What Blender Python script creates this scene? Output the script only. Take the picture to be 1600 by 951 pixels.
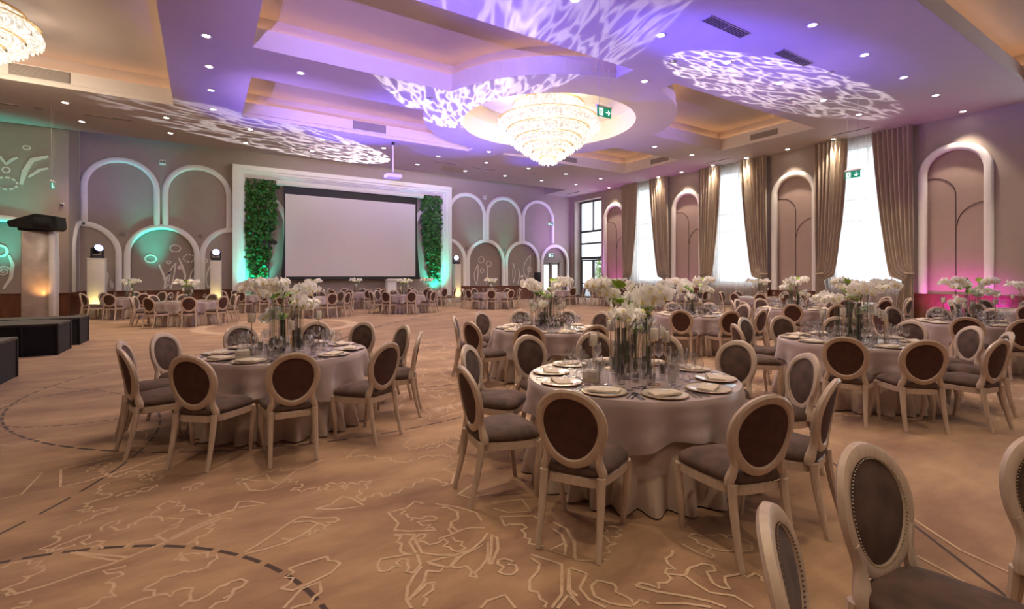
import bpy, math, random
from math import sin, cos, pi, radians as R, sqrt, atan2, hypot
from mathutils import Vector, Matrix
from mathutils.geometry import tessellate_polygon
random.seed(7)
S = bpy.context.scene
for o in list(bpy.data.objects): bpy.data.objects.remove(o)
COL = S.collection

# ------------------------------------------------------------------ camera
HC = 7.2            # ceiling height
XR = 22.45          # right wall plane
YB = 27.3           # back wall plane
cd = bpy.data.cameras.new('camera'); cam = bpy.data.objects.new('camera', cd); COL.objects.link(cam)
cd.sensor_width = 36; cd.lens = 36*760/1600; cd.shift_y = -45.5/1600
cd.clip_start = .05; cd.clip_end = 200
cam.location = (0, 0, 1.6); cam.rotation_euler = (R(90), 0, -R(32.54))
S.camera = cam
S.view_settings.view_transform = 'Standard'; S.view_settings.look = 'None'
S.view_settings.exposure = 0.8; S.view_settings.gamma = 1; S.view_settings.use_curve_mapping = False
# ------------------------------------------------------------------ world
w = bpy.data.worlds.new('world'); S.world = w; w.use_nodes = True
w.node_tree.nodes['Background'].inputs[0].default_value = (.80, .90, 1, 1)
w.node_tree.nodes['Background'].inputs[1].default_value = 1.1

# ------------------------------------------------------------------ lights
def lamp(kind, loc, energy, color, target=None, **k):
    d = bpy.data.lights.new(kind.lower()+'_lamp', kind); d.energy = energy; d.color = color
    for a, v in k.items(): setattr(d, a, v)
    o = bpy.data.objects.new(kind.lower()+'_lamp', d); COL.objects.link(o); o.location = loc
    if target is not None:
        o.rotation_euler = (Vector(target)-Vector(loc)).to_track_quat('-Z', 'Y').to_euler()
    return o
def gobo(loc, target, energy, size, color, scale, thick=.10):
    o = lamp('SPOT', loc, energy, color, target, spot_size=R(size), spot_blend=.12, shadow_soft_size=.02)
    d = o.data; d.use_nodes = True; t = d.node_tree; n = t.nodes; L = t.links
    em = n['Emission']
    tc = n.new('ShaderNodeTexCoord'); sx = n.new('ShaderNodeSeparateXYZ'); L.new(tc.outputs['Normal'], sx.inputs[0])
    dx = n.new('ShaderNodeMath'); dx.operation = 'DIVIDE'; L.new(sx.outputs[0], dx.inputs[0]); L.new(sx.outputs[2], dx.inputs[1])
    dy = n.new('ShaderNodeMath'); dy.operation = 'DIVIDE'; L.new(sx.outputs[1], dy.inputs[0]); L.new(sx.outputs[2], dy.inputs[1])
    cx = n.new('ShaderNodeCombineXYZ'); L.new(dx.outputs[0], cx.inputs[0]); L.new(dy.outputs[0], cx.inputs[1])
    ns = n.new('ShaderNodeTexNoise'); ns.inputs['Scale'].default_value = scale*.8; L.new(cx.outputs[0], ns.inputs['Vector'])
    mx = n.new('ShaderNodeMix'); mx.data_type = 'VECTOR'; mx.inputs[0].default_value = .12
    L.new(cx.outputs[0], mx.inputs[4]); L.new(ns.outputs['Color'], mx.inputs[5])
    vo = n.new('ShaderNodeTexVoronoi'); vo.feature = 'DISTANCE_TO_EDGE'; vo.inputs['Scale'].default_value = scale
    L.new(mx.outputs[1], vo.inputs['Vector'])
    mr = n.new('ShaderNodeMapRange'); mr.inputs[1].default_value = thick*1.6; mr.inputs[2].default_value = thick*.2
    mr.inputs[3].default_value = .04; mr.inputs[4].default_value = 1; L.new(vo.outputs['Distance'], mr.inputs[0])
    L.new(mr.outputs[0], em.inputs['Strength'])
    return o
WH = (1, .97, 1)
gobo((13.0, 25.9, 2.75), (4.6, 22.6, HC), 12000, 24, WH, 24)
gobo((13.0, 25.9, 2.75), (5.6, 12.2, HC), 22000, 15, WH, 30)
gobo((13.0, 25.9, 2.75), (8.3, 11.6, HC), 20000, 13, WH, 34)
gobo((-4.0, 9.5, 2.3), (14.0, 7.95, HC), 60000, 8.2, WH, 42, .07)
for loc, tg, e, sz in [((-2, -3, 2.4), (5, 13.5, 7.6), 11000, 34), ((13, -3.5, 2.4), (14.5, 13.4, 7.5), 4000, 26), ((-3.6, 12, 2.4), (6, 19.5, 7.5), 6000, 40)]:
    lamp('SPOT', loc, e, (.42, .28, 1), tg, spot_size=R(sz), spot_blend=1, shadow_soft_size=.1)
BL = (.10, .08, 1)
for loc, tg, e, sz in [((.8, 25.9, 2.75), (6.9, 16.6, HC), 16000, 34), ((-3.6, 12.0, 2.4), (7.0, 8.0, HC), 10000, 38), ((-3.6, 9.8, 2.4), (11.3, 7.0, HC), 30000, 12),
                       ((13.0, 25.9, 2.75), (8.0, 12.5, HC), 5000, 40), ((.8, 25.9, 2.75), (2.5, 14.5, HC), 3500, 46), ((13.0, 25.9, 2.75), (14.0, 16.5, HC), 3500, 36),
                       ((6.0, 25.5, 1.0), (9.6, 19.0, HC), 2200, 30)]:
    lamp('SPOT', loc, e, BL, tg, spot_size=R(sz), spot_blend=1, shadow_soft_size=.1)
PU = (.75, .2, .9)
for loc, tg, e, sz in [((22.0, 25.0, .6), (21.3, 22.5, HC), 380, 70), ((19.5, 24.0, 1.0), (21.0, 27.3, 5), 260, 50),
                       ((20.6, 7.0, .5), (21.0, 6.8, HC), 160, 50), ((20.8, 17.5, .5), (21.0, 17.0, HC), 250, 50)]:
    lamp('SPOT', loc, e, PU, tg, spot_size=R(sz), spot_blend=1, shadow_soft_size=.1)
MG = (1, .03, .75)
for x, y, z, e in [(21.9, 22.8, 2.4, 60), (21.2, 6.3, .85, 75), (21.2, 5.2, .8, 75), (21.9, 17.3, 1.6, 12), (21.9, 6.0, 2.2, 18)]:
    lamp('SPOT', (x, y, .35), e, MG, (22.5, y, z), spot_size=R(80), spot_blend=1, shadow_soft_size=.1)
TE = (.02, .95, .72)
for loc, tg, e, sz in [((2.15, 26.5, .25), (2.2, 27.2, 2.2), 420, 75), ((11.8, 26.5, .25), (11.8, 27.2, 2.2), 420, 75),
                       ((-1.75, 26.6, .5), (-1.9, 27.2, 4.3), 700, 40), ((-6.2, 24.5, .5), (-6.2, 25.2, 4.0), 500, 44),
                       ((16.85, 26.5, .3), (16.85, 27.2, 5.0), 420, 26)]:
    lamp('SPOT', loc, e, TE, tg, spot_size=R(sz), spot_blend=1, shadow_soft_size=.15)
for loc, tg, e, sz, c in [((-3.2, 22.5, 2.4), (-3.2, 27.3, 6.7), 220, 55, (.25, .25, 1)), ((18.5, 22.5, 2.4), (20.5, 27.3, 5.3), 420, 60, (.25, .2, 1)),
                          ((14.4, 26.3, 2.4), (15.2, 27.3, 6.6), 100, 70, (.2, .8, .9)), ((-5.6, 23, 2), (-6.0, 25.2, 6.6), 120, 60, (.2, .8, .6))]:
    lamp('SPOT', loc, e, c, tg, spot_size=R(sz), spot_blend=1, shadow_soft_size=.1)
# daylight that falls through the window openings (behind the sheers)
for y in (20.1, 14.5, 8.9, 2.55, -2.2):
    o = lamp('AREA', (23.0, y, 4.0), 60, (.92, .97, 1), (0, y, 3.2), shape='RECTANGLE', size=2.4, size_y=5.2)
o = lamp('AREA', (23.5, 25.6, 3.5), 90, (.92, .97, 1), (0, 25.6, 3.0), shape='RECTANGLE', size=2.2, size_y=6)

# ------------------------------------------------------------------ materials
def new_mat(name):
    m = bpy.data.materials.new(name); m.use_nodes = True
    return m, m.node_tree.nodes, m.node_tree.links, m.node_tree.nodes['Principled BSDF']
def mat(name, col, rough=.6, metal=0, var=.06, scale=8, bump=0, sheen=0, emis=None, es=0, stretch=None, spec=None, coat=0):
    m, n, L, b = new_mat(name)
    b.inputs['Roughness'].default_value = rough; b.inputs['Metallic'].default_value = metal
    if spec is not None: b.inputs['Specular IOR Level'].default_value = spec
    if coat: b.inputs['Coat Weight'].default_value = coat
    tc = n.new('ShaderNodeTexCoord'); mp = n.new('ShaderNodeMapping'); L.new(tc.outputs['Object'], mp.inputs[0])
    if stretch: mp.inputs['Scale'].default_value = stretch
    ns = n.new('ShaderNodeTexNoise'); ns.inputs['Scale'].default_value = scale; ns.inputs['Detail'].default_value = 5
    L.new(mp.outputs[0], ns.inputs['Vector'])
    cr = n.new('ShaderNodeValToRGB'); e = cr.color_ramp.elements
    e[0].position = .3; e[1].position = .7
    e[0].color = (*[max(0, c*(1-var)) for c in col], 1); e[1].color = (*[min(1, c*(1+var)) for c in col], 1)
    L.new(ns.outputs['Fac'], cr.inputs[0]); L.new(cr.outputs[0], b.inputs['Base Color'])
    if bump:
        bp = n.new('ShaderNodeBump'); bp.inputs['Strength'].default_value = bump; bp.inputs['Distance'].default_value = .01
        L.new(ns.outputs['Fac'], bp.inputs['Height']); L.new(bp.outputs[0], b.inputs['Normal'])
    if sheen:
        b.inputs['Sheen Weight'].default_value = sheen; b.inputs['Sheen Roughness'].default_value = .4
    if emis:
        b.inputs['Emission Color'].default_value = (*emis, 1); b.inputs['Emission Strength'].default_value = es
    return m
M = {}
M['ceiling'] = mat('ceiling_paint', (.44, .375, .365), .9, var=.02, scale=2)
M['fascia'] = mat('fascia_paint', (.70, .64, .62), .8, var=.02, scale=2)
M['cove'] = mat('cove_paint', (.80, .74, .68), .8, var=.02, scale=2)
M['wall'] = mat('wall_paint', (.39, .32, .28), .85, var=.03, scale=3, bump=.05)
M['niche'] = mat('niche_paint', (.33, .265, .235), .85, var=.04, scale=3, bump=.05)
M['panel'] = mat('niche_panel_paint', (.45, .34, .30), .85, var=.03, scale=3)
M['trim'] = mat('white_trim', (.86, .84, .82), .55, var=.02, scale=4)
M['bronze'] = mat('dark_bronze_line', (.06, .035, .03), .5, var=.05)
M['motif'] = mat('pale_motif_paint', (.78, .73, .69), .6, var=.03)
M['wood'] = mat('wainscot_wood', (.17, .065, .035), .4, var=.25, scale=6, stretch=(1, 1, .15), bump=.1)
M['frame_wood'] = mat('whitewashed_beech', (.52, .41, .325), .36, var=.10, scale=14, stretch=(3, 3, .4), bump=.08, coat=.15)
M['velvet'] = mat('taupe_velvet', (.078, .043, .031), .8, var=.45, scale=9, sheen=.05, bump=.15)
M['velvet_back'] = mat('brown_velvet', (.068, .026, .018), .8, var=.25, scale=12, sheen=.0, bump=.1)
M['nail'] = mat('brass_nailhead', (.30, .22, .13), .3, 1)
M['satin'] = mat('mauve_satin_cloth', (.40, .315, .305), .33, var=.04, scale=4, sheen=.25)
M['skirt'] = mat('beige_skirt_cloth', (.50, .41, .35), .6, var=.05, scale=5)
M['plate'] = mat('cream_glazed_plate', (.60, .54, .45), .2, var=.02, coat=.4)
M['napkin'] = mat('beige_linen', (.62, .54, .45), .85, var=.06, scale=30, bump=.1)
M['steel'] = mat('polished_steel', (.55, .55, .56), .15, 1, var=.02)
M['gold'] = mat('brushed_gold', (.78, .55, .28), .25, 1, var=.05)
M['wax'] = mat('ivory_candle_wax', (.85, .80, .68), .5, var=.02)
M['petal'] = mat('white_orchid_petal', (.95, .94, .90), .55, var=.02, scale=40)
def _translucent(m, f, col):
    n = m.node_tree.nodes; L = m.node_tree.links; b = n['Principled BSDF']; out = [x for x in n if x.type == 'OUTPUT_MATERIAL'][0]
    t = n.new('ShaderNodeBsdfTranslucent'); t.inputs[0].default_value = (*col, 1); mx = n.new('ShaderNodeMixShader'); mx.inputs[0].default_value = f
    L.new(b.outputs[0], mx.inputs[1]); L.new(t.outputs[0], mx.inputs[2]); L.new(mx.outputs[0], out.inputs[0])
_translucent(M['petal'], .28, (.97, .96, .92))
M['lip'] = mat('yellow_orchid_lip', (.75, .62, .20), .5, var=.15, scale=60)
M['green'] = mat('orchid_green', (.13, .30, .03), .45, var=.3, scale=25)
M['lime'] = mat('lime_green_bloom', (.30, .48, .04), .4, var=.25, scale=25)
M['stem'] = mat('orchid_stem_green', (.10, .17, .04), .5, var=.3)
M['ivy'] = mat('ivy_leaf_green', (.05, .17, .035), .45, var=.8, scale=11)
M['black'] = mat('black_plastic', (.012, .012, .013), .45, var=.1)
M['blackcloth'] = mat('black_stage_cloth', (.012, .012, .014), .8, var=.3, scale=20, bump=.2)
M['stagetop'] = mat('stage_deck_top', (.055, .045, .04), .55, var=.2, scale=6)
M['screen'] = mat('projection_screen_white', (.70, .66, .67), .9, var=.01)
M['white'] = mat('white_plastic', (.72, .70, .68), .45, var=.02)
M['grey'] = mat('grey_metal', (.28, .24, .22), .5, var=.05)
M['grille'] = mat('grey_grille', (.22, .19, .18), .6, var=.05)
M['slat'] = mat('grey_brown_slat', (.36, .31, .29), .6, var=.03)
M['darkslot'] = mat('dark_slot', (.03, .02, .02), .7, var=.05)
M['marble'] = mat('veined_marble', (.50, .43, .38), .3, var=.18, scale=3)
M['curtain'] = mat('taupe_curtain_satin', (.52, .435, .35), .42, var=.08, scale=5, sheen=.3)
M['winframe'] = mat('dark_window_frame', (.07, .06, .055), .4, var=.05)
M['signgreen'] = mat('exit_sign_green', (.0, .16, .09), .4, var=.02, emis=(.0, .45, .25), es=.25)
M['signwhite'] = mat('exit_sign_white', (.85, .9, .9), .4, var=.01, emis=(.9, 1, 1), es=.7)
M['teal'] = mat('teal_glazed_bowl', (.02, .42, .38), .15, var=.2)
def emis_mat(name, col, st):
    m, n, L, b = new_mat(name); b.inputs['Base Color'].default_value = (*col, 1)
    b.inputs['Emission Color'].default_value = (*col, 1); b.inputs['Emission Strength'].default_value = st
    return m
M['bulb'] = emis_mat('downlight_lens', (1, .93, .82), 14)
M['cove_led'] = emis_mat('warm_led_strip', (1, .58, .26), 6)
M['slot_led'] = emis_mat('white_led_strip', (1, .95, .84), 9)
M['beam'] = emis_mat('beam_lens', (.55, .6, 1), 1.1)
def crystal_mat():
    m, n, L, b = new_mat('lit_crystal')
    tc = n.new('ShaderNodeTexCoord')
    vo = n.new('ShaderNodeTexVoronoi'); vo.inputs['Scale'].default_value = 12; L.new(tc.outputs['Object'], vo.inputs['Vector'])
    cr = n.new('ShaderNodeValToRGB'); e = cr.color_ramp.elements
    e[0].position = .1; e[0].color = (1, .97, .90, 1); e[1].position = .6; e[1].color = (1, .90, .74, 1)
    L.new(vo.outputs['Distance'], cr.inputs[0]); L.new(cr.outputs[0], b.inputs['Emission Color'])
    b.inputs['Base Color'].default_value = (.22, .20, .17, 1)
    mr = n.new('ShaderNodeMapRange'); mr.inputs[1].default_value = .1; mr.inputs[2].default_value = .7
    mr.inputs[3].default_value = .85; mr.inputs[4].default_value = .38
    L.new(vo.outputs['Distance'], mr.inputs[0]); L.new(mr.outputs[0], b.inputs['Emission Strength'])
    b.inputs['Roughness'].default_value = .15
    return m
M['crystal'] = crystal_mat()
def glass_mat(name, tint, lo=.08, hi=.9, bl=.35):
    m = bpy.data.materials.new(name); m.use_nodes = True; n = m.node_tree.nodes; L = m.node_tree.links
    for x in list(n):
        if x.type != 'OUTPUT_MATERIAL': n.remove(x)
    out = [x for x in n if x.type == 'OUTPUT_MATERIAL'][0]
    tr = n.new('ShaderNodeBsdfTransparent'); tr.inputs[0].default_value = (*tint, 1)
    gl = n.new('ShaderNodeBsdfGlossy'); gl.inputs['Roughness'].default_value = .03
    lw = n.new('ShaderNodeLayerWeight'); lw.inputs[0].default_value = bl
    mr = n.new('ShaderNodeMapRange'); mr.inputs[3].default_value = lo; mr.inputs[4].default_value = hi
    L.new(lw.outputs['Facing'], mr.inputs[0])
    mx = n.new('ShaderNodeMixShader'); L.new(mr.outputs[0], mx.inputs[0]); L.new(tr.outputs[0], mx.inputs[1]); L.new(gl.outputs[0], mx.inputs[2])
    L.new(mx.outputs[0], out.inputs[0]); return m
M['glass'] = glass_mat('clear_glass', (.98, .985, .985), .12, .9, .35)
M['vaseglass'] = glass_mat('vase_glass', (.99, .995, .99), .035, .42, .28)
M['pane'] = glass_mat('window_pane', (.97, .98, 1), .03, .3, .3)
def sheer_mat():
    m = bpy.data.materials.new('sheer_voile'); m.use_nodes = True; n = m.node_tree.nodes; L = m.node_tree.links
    for x in list(n):
        if x.type != 'OUTPUT_MATERIAL': n.remove(x)
    out = [x for x in n if x.type == 'OUTPUT_MATERIAL'][0]
    tc = n.new('ShaderNodeTexCoord'); ns = n.new('ShaderNodeTexNoise'); ns.inputs['Scale'].default_value = 60
    L.new(tc.outputs['Object'], ns.inputs['Vector'])
    tr = n.new('ShaderNodeBsdfTransparent'); tl = n.new('ShaderNodeBsdfTranslucent'); tl.inputs[0].default_value = (.9, .9, .88, 1)
    df = n.new('ShaderNodeBsdfDiffuse'); df.inputs[0].default_value = (.85, .84, .82, 1)
    a = n.new('ShaderNodeMixShader'); a.inputs[0].default_value = .35; L.new(tl.outputs[0], a.inputs[1]); L.new(df.outputs[0], a.inputs[2])
    mr = n.new('ShaderNodeMapRange'); mr.inputs[3].default_value = .50; mr.inputs[4].default_value = .68; L.new(ns.outputs['Fac'], mr.inputs[0])
    b = n.new('ShaderNodeMixShader'); L.new(mr.outputs[0], b.inputs[0]); L.new(tr.outputs[0], b.inputs[1]); L.new(a.outputs[0], b.inputs[2])
    L.new(b.outputs[0], out.inputs[0]); return m
M['sheer'] = sheer_mat()

def carpet_mat():
    m, n, L, b = new_mat('patterned_carpet')
    b.inputs['Roughness'].default_value = .95; b.inputs['Sheen Weight'].default_value = .2
    tc = n.new('ShaderNodeTexCoord'); P = tc.outputs['Object']
    def math(op, a, c=None, d=None, clamp=False):
        x = n.new('ShaderNodeMath'); x.operation = op; x.use_clamp = clamp
        for i, v in enumerate((a, c, d)):
            if v is None: continue
            if isinstance(v, (int, float)): x.inputs[i].default_value = v
            else: L.new(v, x.inputs[i])
        return x.outputs[0]
    def noise(scale, det=2, rough=.5, vec=None, col=False, off=None):
        x = n.new('ShaderNodeTexNoise'); x.inputs['Scale'].default_value = scale; x.inputs['Detail'].default_value = det
        x.inputs['Roughness'].default_value = rough
        v = vec or P
        if off:
            mp = n.new('ShaderNodeMapping'); mp.inputs['Location'].default_value = off; L.new(v, mp.inputs[0]); v = mp.outputs[0]
        L.new(v, x.inputs['Vector']); return x.outputs['Color' if col else 'Fac']
    def mixv(f, a, c):
        x = n.new('ShaderNodeMix'); x.data_type = 'VECTOR'
        x.inputs[0].default_value = f; L.new(a, x.inputs[4]); L.new(c, x.inputs[5]); return x.outputs[1]
    def band(val, c, wd):   # 1 on |val-c|<wd
        d = math('ABSOLUTE', math('SUBTRACT', val, c))
        return math('SUBTRACT', 1.0, math('DIVIDE', d, wd), clamp=True)
    def sharp(x, k=3): return math('MULTIPLY', x, k, clamp=True)
    # base colour: mottled tan and brown, streaked like a watercolour wash
    mp = n.new('ShaderNodeMapping'); mp.inputs['Rotation'].default_value = (0, 0, R(20)); mp.inputs['Scale'].default_value = (1, 2.4, 1); L.new(P, mp.inputs[0])
    f1 = noise(.9, 6, .65, mp.outputs[0]); f2 = noise(.12, 2, .5)
    cr = n.new('ShaderNodeValToRGB'); e = cr.color_ramp.elements
    e[0].position = .36; e[0].color = (.20, .103, .055, 1); e[1].position = .64; e[1].color = (.42, .265, .142, 1)
    L.new(math('ADD', math('MULTIPLY', f1, .75), math('MULTIPLY', f2, .25)), cr.inputs[0])
    # pale jagged outlines
    dist = mixv(.14, P, noise(7, 3, .75, col=True)); 
    dist2 = mixv(.22, dist, noise(1.1, 1, .5, col=True))
    vo = n.new('ShaderNodeTexVoronoi'); vo.feature = 'DISTANCE_TO_EDGE'; vo.inputs['Scale'].default_value = 1.5; L.new(dist2, vo.inputs['Vector'])
    l1 = sharp(math('SUBTRACT', 1.0, math('DIVIDE', vo.outputs['Distance'], .021), clamp=True), 2)
    vo2 = n.new('ShaderNodeTexVoronoi'); vo2.feature = 'DISTANCE_TO_EDGE'; vo2.inputs['Scale'].default_value = .75
    sm = mixv(.15, P, noise(.9, 0, .5, col=True, off=(5, 3, 0))); L.new(sm, vo2.inputs['Vector'])
    l2 = sharp(math('SUBTRACT', 1.0, math('DIVIDE', vo2.outputs['Distance'], .012), clamp=True), 2)
    cont = noise(1.3, 4, .6, off=(11, 4, 0))
    l3 = sharp(band(cont, .5, .011), 2)
    mask = noise(.55, 1, .5, off=(3, 9, 0))
    ma = math('MULTIPLY', math('SUBTRACT', mask, .44), 14, clamp=True)
    mb = math('MULTIPLY', math('SUBTRACT', .56, mask), 14, clamp=True)
    mask2 = noise(.7, 1, .5, off=(30, 9, 0)); mc = math('MULTIPLY', math('SUBTRACT', mask2, .50), 12, clamp=True)
    lines = math('MAXIMUM', math('MULTIPLY', l1, ma), math('MAXIMUM', math('MULTIPLY', l2, mc), math('MULTIPLY', l3, mb)))
    sx = n.new('ShaderNodeSeparateXYZ'); L.new(P, sx.inputs[0]); X = sx.outputs[0]; Y = sx.outputs[1]
    def circ(cx, cy, r, wd, dash=None):
        dx = math('SUBTRACT', X, cx); dy = math('SUBTRACT', Y, cy)
        rr = math('SQRT', math('ADD', math('MULTIPLY', dx, dx), math('MULTIPLY', dy, dy)))
        l = sharp(band(rr, r, wd), 3)
        if dash:
            an = math('ARCTAN2', dy, dx)
            q = math('FRACT', math('MULTIPLY', an, dash/(2*pi))); l = math('MULTIPLY', l, math('LESS_THAN', q, .74))
        return l
    # the line work lies mostly on the near side of the room
    near = math('SUBTRACT', 1.0, math('DIVIDE', math('SUBTRACT', math('ADD', math('MULTIPLY', Y, .84), math('MULTIPLY', X, .54)), 9.0), 5.0), clamp=True)
    leftf = math('MULTIPLY', math('SUBTRACT', math('ADD', X, math('MULTIPLY', Y, -.12)), -1.2), 2.0, clamp=True)
    depth = math('ADD', math('MULTIPLY', Y, .84), math('MULTIPLY', X, .54))
    lines = math('MULTIPLY', lines, math('MULTIPLY', near, math('MULTIPLY', math('SUBTRACT', depth, 5.0), 1.5, clamp=True)))
    lines = math('MULTIPLY', lines, math('MULTIPLY', math('SUBTRACT', X, 1.7), 2.0, clamp=True))
    lines = math('MAXIMUM', lines, circ(2.1, 17.0, 2.2, .22))
    mixc = n.new('ShaderNodeMix'); mixc.data_type = 'RGBA'; L.new(math('MULTIPLY', lines, .55), mixc.inputs[0])
    L.new(cr.outputs[0], mixc.inputs[6]); mixc.inputs[7].default_value = (.60, .45, .31, 1)
    dark = circ(-1.13, 2.18, 1.65, .0165, 57)
    for a in [(-4.2, 6.41, 3.82, .014, 70), (-1.02, 7.97, 1.04, .018, 50), (1.65, 8.48, 3.63, .018, 90), (3.0, 8.6, 2.1, .02)]:
        dark = math('MAXIMUM', dark, circ(*a))
    farm = math('GREATER_THAN', Y, 8.5); dark = math('MAXIMUM', dark, math('MULTIPLY', farm, circ(17.68, 4.2, 16.96, .05)))
    # one long straight dark line on the right
    dl = math('ABSOLUTE', math('ADD', math('ADD', math('MULTIPLY', X, .748), math('MULTIPLY', Y, -.664)), -2.053))
    seg = math('MULTIPLY', math('LESS_THAN', dl, .011), math('GREATER_THAN', X, 3.2)); seg = math('MULTIPLY', seg, math('LESS_THAN', X, 5.2))
    dark = math('MAXIMUM', dark, seg)
    dl2 = math('ABSOLUTE', math('ADD', math('ADD', math('MULTIPLY', X, .903), math('MULTIPLY', Y, -.429)), -2.63))
    mix2 = n.new('ShaderNodeMix'); mix2.data_type = 'RGBA'; L.new(math('MULTIPLY', dark, .95), mix2.inputs[0])
    L.new(mixc.outputs[2], mix2.inputs[6]); mix2.inputs[7].default_value = (.03, .013, .010, 1)
    L.new(mix2.outputs[2], b.inputs['Base Color'])
    bp = n.new('ShaderNodeBump'); bp.inputs['Strength'].default_value = .25; bp.inputs['Distance'].default_value = .01
    L.new(noise(180, 2), bp.inputs['Height']); L.new(bp.outputs[0], b.inputs['Normal'])
    return m
M['carpet'] = carpet_mat()

# ------------------------------------------------------------------ mesh helpers
class MB:
    def __init__(s): s.v = []; s.f = []; s.mi = []; s.k = 0
    def add(s, vs, fs, M4=None):
        b = len(s.v)
        s.v += [tuple(M4 @ Vector(p)) for p in vs] if M4 is not None else [tuple(p) for p in vs]
        s.f += [tuple(i+b for i in f) for f in fs]; s.mi += [s.k]*len(fs); return s
    def box(s, x0, x1, y0, y1, z0, z1, bev=0, M4=None):
        x0, x1 = min(x0, x1), max(x0, x1); y0, y1 = min(y0, y1), max(y0, y1); z0, z1 = min(z0, z1), max(z0, z1)
        b = min(bev, (x1-x0)/2.01, (y1-y0)/2.01, (z1-z0)/2.01)
        if b <= 0:
            vs = [(x, y, z) for z in (z0, z1) for x, y in ((x0, y0), (x1, y0), (x1, y1), (x0, y1))]
            return s.add(vs, [(3, 2, 1, 0), (4, 5, 6, 7), (0, 1, 5, 4), (1, 2, 6, 5), (2, 3, 7, 6), (3, 0, 4, 7)], M4)
        def ring(i, z): return [(x0+i+b, y0+i, z), (x1-i-b, y0+i, z), (x1-i, y0+i+b, z), (x1-i, y1-i-b, z), (x1-i-b, y1-i, z), (x0+i+b, y1-i, z), (x0+i, y1-i-b, z), (x0+i, y0+i+b, z)]
        rs = [ring(b*.6, z0), ring(0, z0+b), ring(0, z1-b), ring(b*.6, z1)]
        vs = sum(rs, []); fs = [tuple(range(7, -1, -1)), tuple(range(24, 32))]
        for r in range(3):
            for i in range(8): fs.append((r*8+i, r*8+(i+1) % 8, r*8+8+(i+1) % 8, r*8+8+i))
        return s.add(vs, fs, M4)
    def lathe(s, prof, seg=20, M4=None, close=False, f=None):
        vs = []; fs = []; n = len(prof)
        for i in range(seg):
            a = 2*pi*i/seg
            for j, (r, z) in enumerate(prof):
                k = f(a, j) if f else 1
                vs.append((r*k*cos(a), r*k*sin(a), z))
        for i in range(seg):
            for j in range(n-1):
                a, b = i*n+j, ((i+1) % seg)*n+j
                fs.append((a, b, b+1, a+1))
        return s.add(vs, fs, M4)
    def tube(s, pts, rad, seg=8, closed=False, M4=None, flat=1.0, up=None):
        pts = [Vector(p) for p in pts]; n = len(pts)
        rad = rad if isinstance(rad, (list, tuple)) else [rad]*n
        vs = []; fs = []; prev = Vector(up) if up else None
        for i, p in enumerate(pts):
            if closed: t = pts[(i+1) % n]-pts[i-1]
            else: t = pts[min(i+1, n-1)]-pts[max(i-1, 0)]
            t.normalize()
            if prev is None: prev = Vector((0, 0, 1)) if abs(t.z) < .9 else Vector((1, 0, 0))
            u = (prev - t*prev.dot(t))
            if u.length < 1e-6: u = t.orthogonal()
            u.normalize(); w_ = t.cross(u); prev = u if not up else Vector(up)
            for k in range(seg):
                a = 2*pi*(k+.5)/seg; vs.append(p+(u*cos(a)*flat+w_*sin(a))*rad[i])
        for i in range(n if closed else n-1):
            j = (i+1) % n
            for k in range(seg): fs.append((i*seg+k, i*seg+(k+1) % seg, j*seg+(k+1) % seg, j*seg+k))
        if not closed: fs += [tuple(range(seg-1, -1, -1)), tuple((n-1)*seg+k for k in range(seg))]
        return s.add(vs, fs, M4)
    def prism(s, poly, z0, z1, M4=None, holes=()):
        loops = [list(poly)]+[list(h) for h in holes]
        tess = tessellate_polygon([[Vector((x, y, 0)) for x, y in l] for l in loops])
        flat_ = [p for l in loops for p in l]; n = len(flat_)
        vs = [(x, y, z0) for x, y in flat_]+[(x, y, z1) for x, y in flat_]
        fs = []
        for t in tess:
            a, b, c = [flat_[i] for i in t]
            ar = (b[0]-a[0])*(c[1]-a[1])-(b[1]-a[1])*(c[0]-a[0])
            t = tuple(t) if ar > 0 else tuple(t)[::-1]
            fs += [tuple(i+n for i in t), t[::-1]]
        b0 = 0
        for li, l in enumerate(loops):
            m_ = len(l)
            ar = sum(l[i][0]*l[(i+1) % m_][1]-l[(i+1) % m_][0]*l[i][1] for i in range(m_))
            for i in range(m_):
                j = (i+1) % m_; q = (b0+i, b0+j, b0+j+n, b0+i+n)
                fs.append(q if (ar > 0) == (li == 0) else q[::-1])
            b0 += m_
        return s.add(vs, fs, M4)
    def grid(s, fn, nu, nv, M4=None, wrap=False):
        vs = [fn(i/nu, j/nv) for i in range(nu+(0 if wrap else 1)) for j in range(nv+1)]; fs = []
        for i in range(nu):
            i2 = (i+1) % nu if wrap else i+1
            for j in range(nv): fs.append((i*(nv+1)+j, i2*(nv+1)+j, i2*(nv+1)+j+1, i*(nv+1)+j+1))
        return s.add(vs, fs, M4)
    def mesh(s, name, m, smooth=True):
        me = bpy.data.meshes.new(name); me.from_pydata(s.v, [], s.f); me.update()
        for x in (m if isinstance(m, (list, tuple)) else [m]): me.materials.append(x)
        if len(set(s.mi)) > 1: me.polygons.foreach_set('material_index', s.mi)
        if smooth:
            me.polygons.foreach_set('use_smooth', [True]*len(me.polygons))
            try: me.set_sharp_from_angle(angle=R(38))
            except Exception: pass
        return me
    def obj(s, name, m, parent=None, smooth=True, loc=None):
        o = bpy.data.objects.new(name, s.mesh(name, m, smooth)); COL.objects.link(o)
        if parent: o.parent = parent
        if loc: o.location = loc
        return o
def tag(o, label=None, cat=None, group=None, kind=None):
    if label: o['label'] = label
    if cat: o['category'] = cat
    if group: o['group'] = group
    if kind: o['kind'] = kind
    return o
def empty(name, loc=(0, 0, 0), rz=0):
    o = bpy.data.objects.new(name, None); COL.objects.link(o); o.location = loc; o.rotation_euler = (0, 0, rz); o.empty_display_size = .1
    return o
KIDS = {}
def kids(o): return [c for c in o.children]
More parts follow.
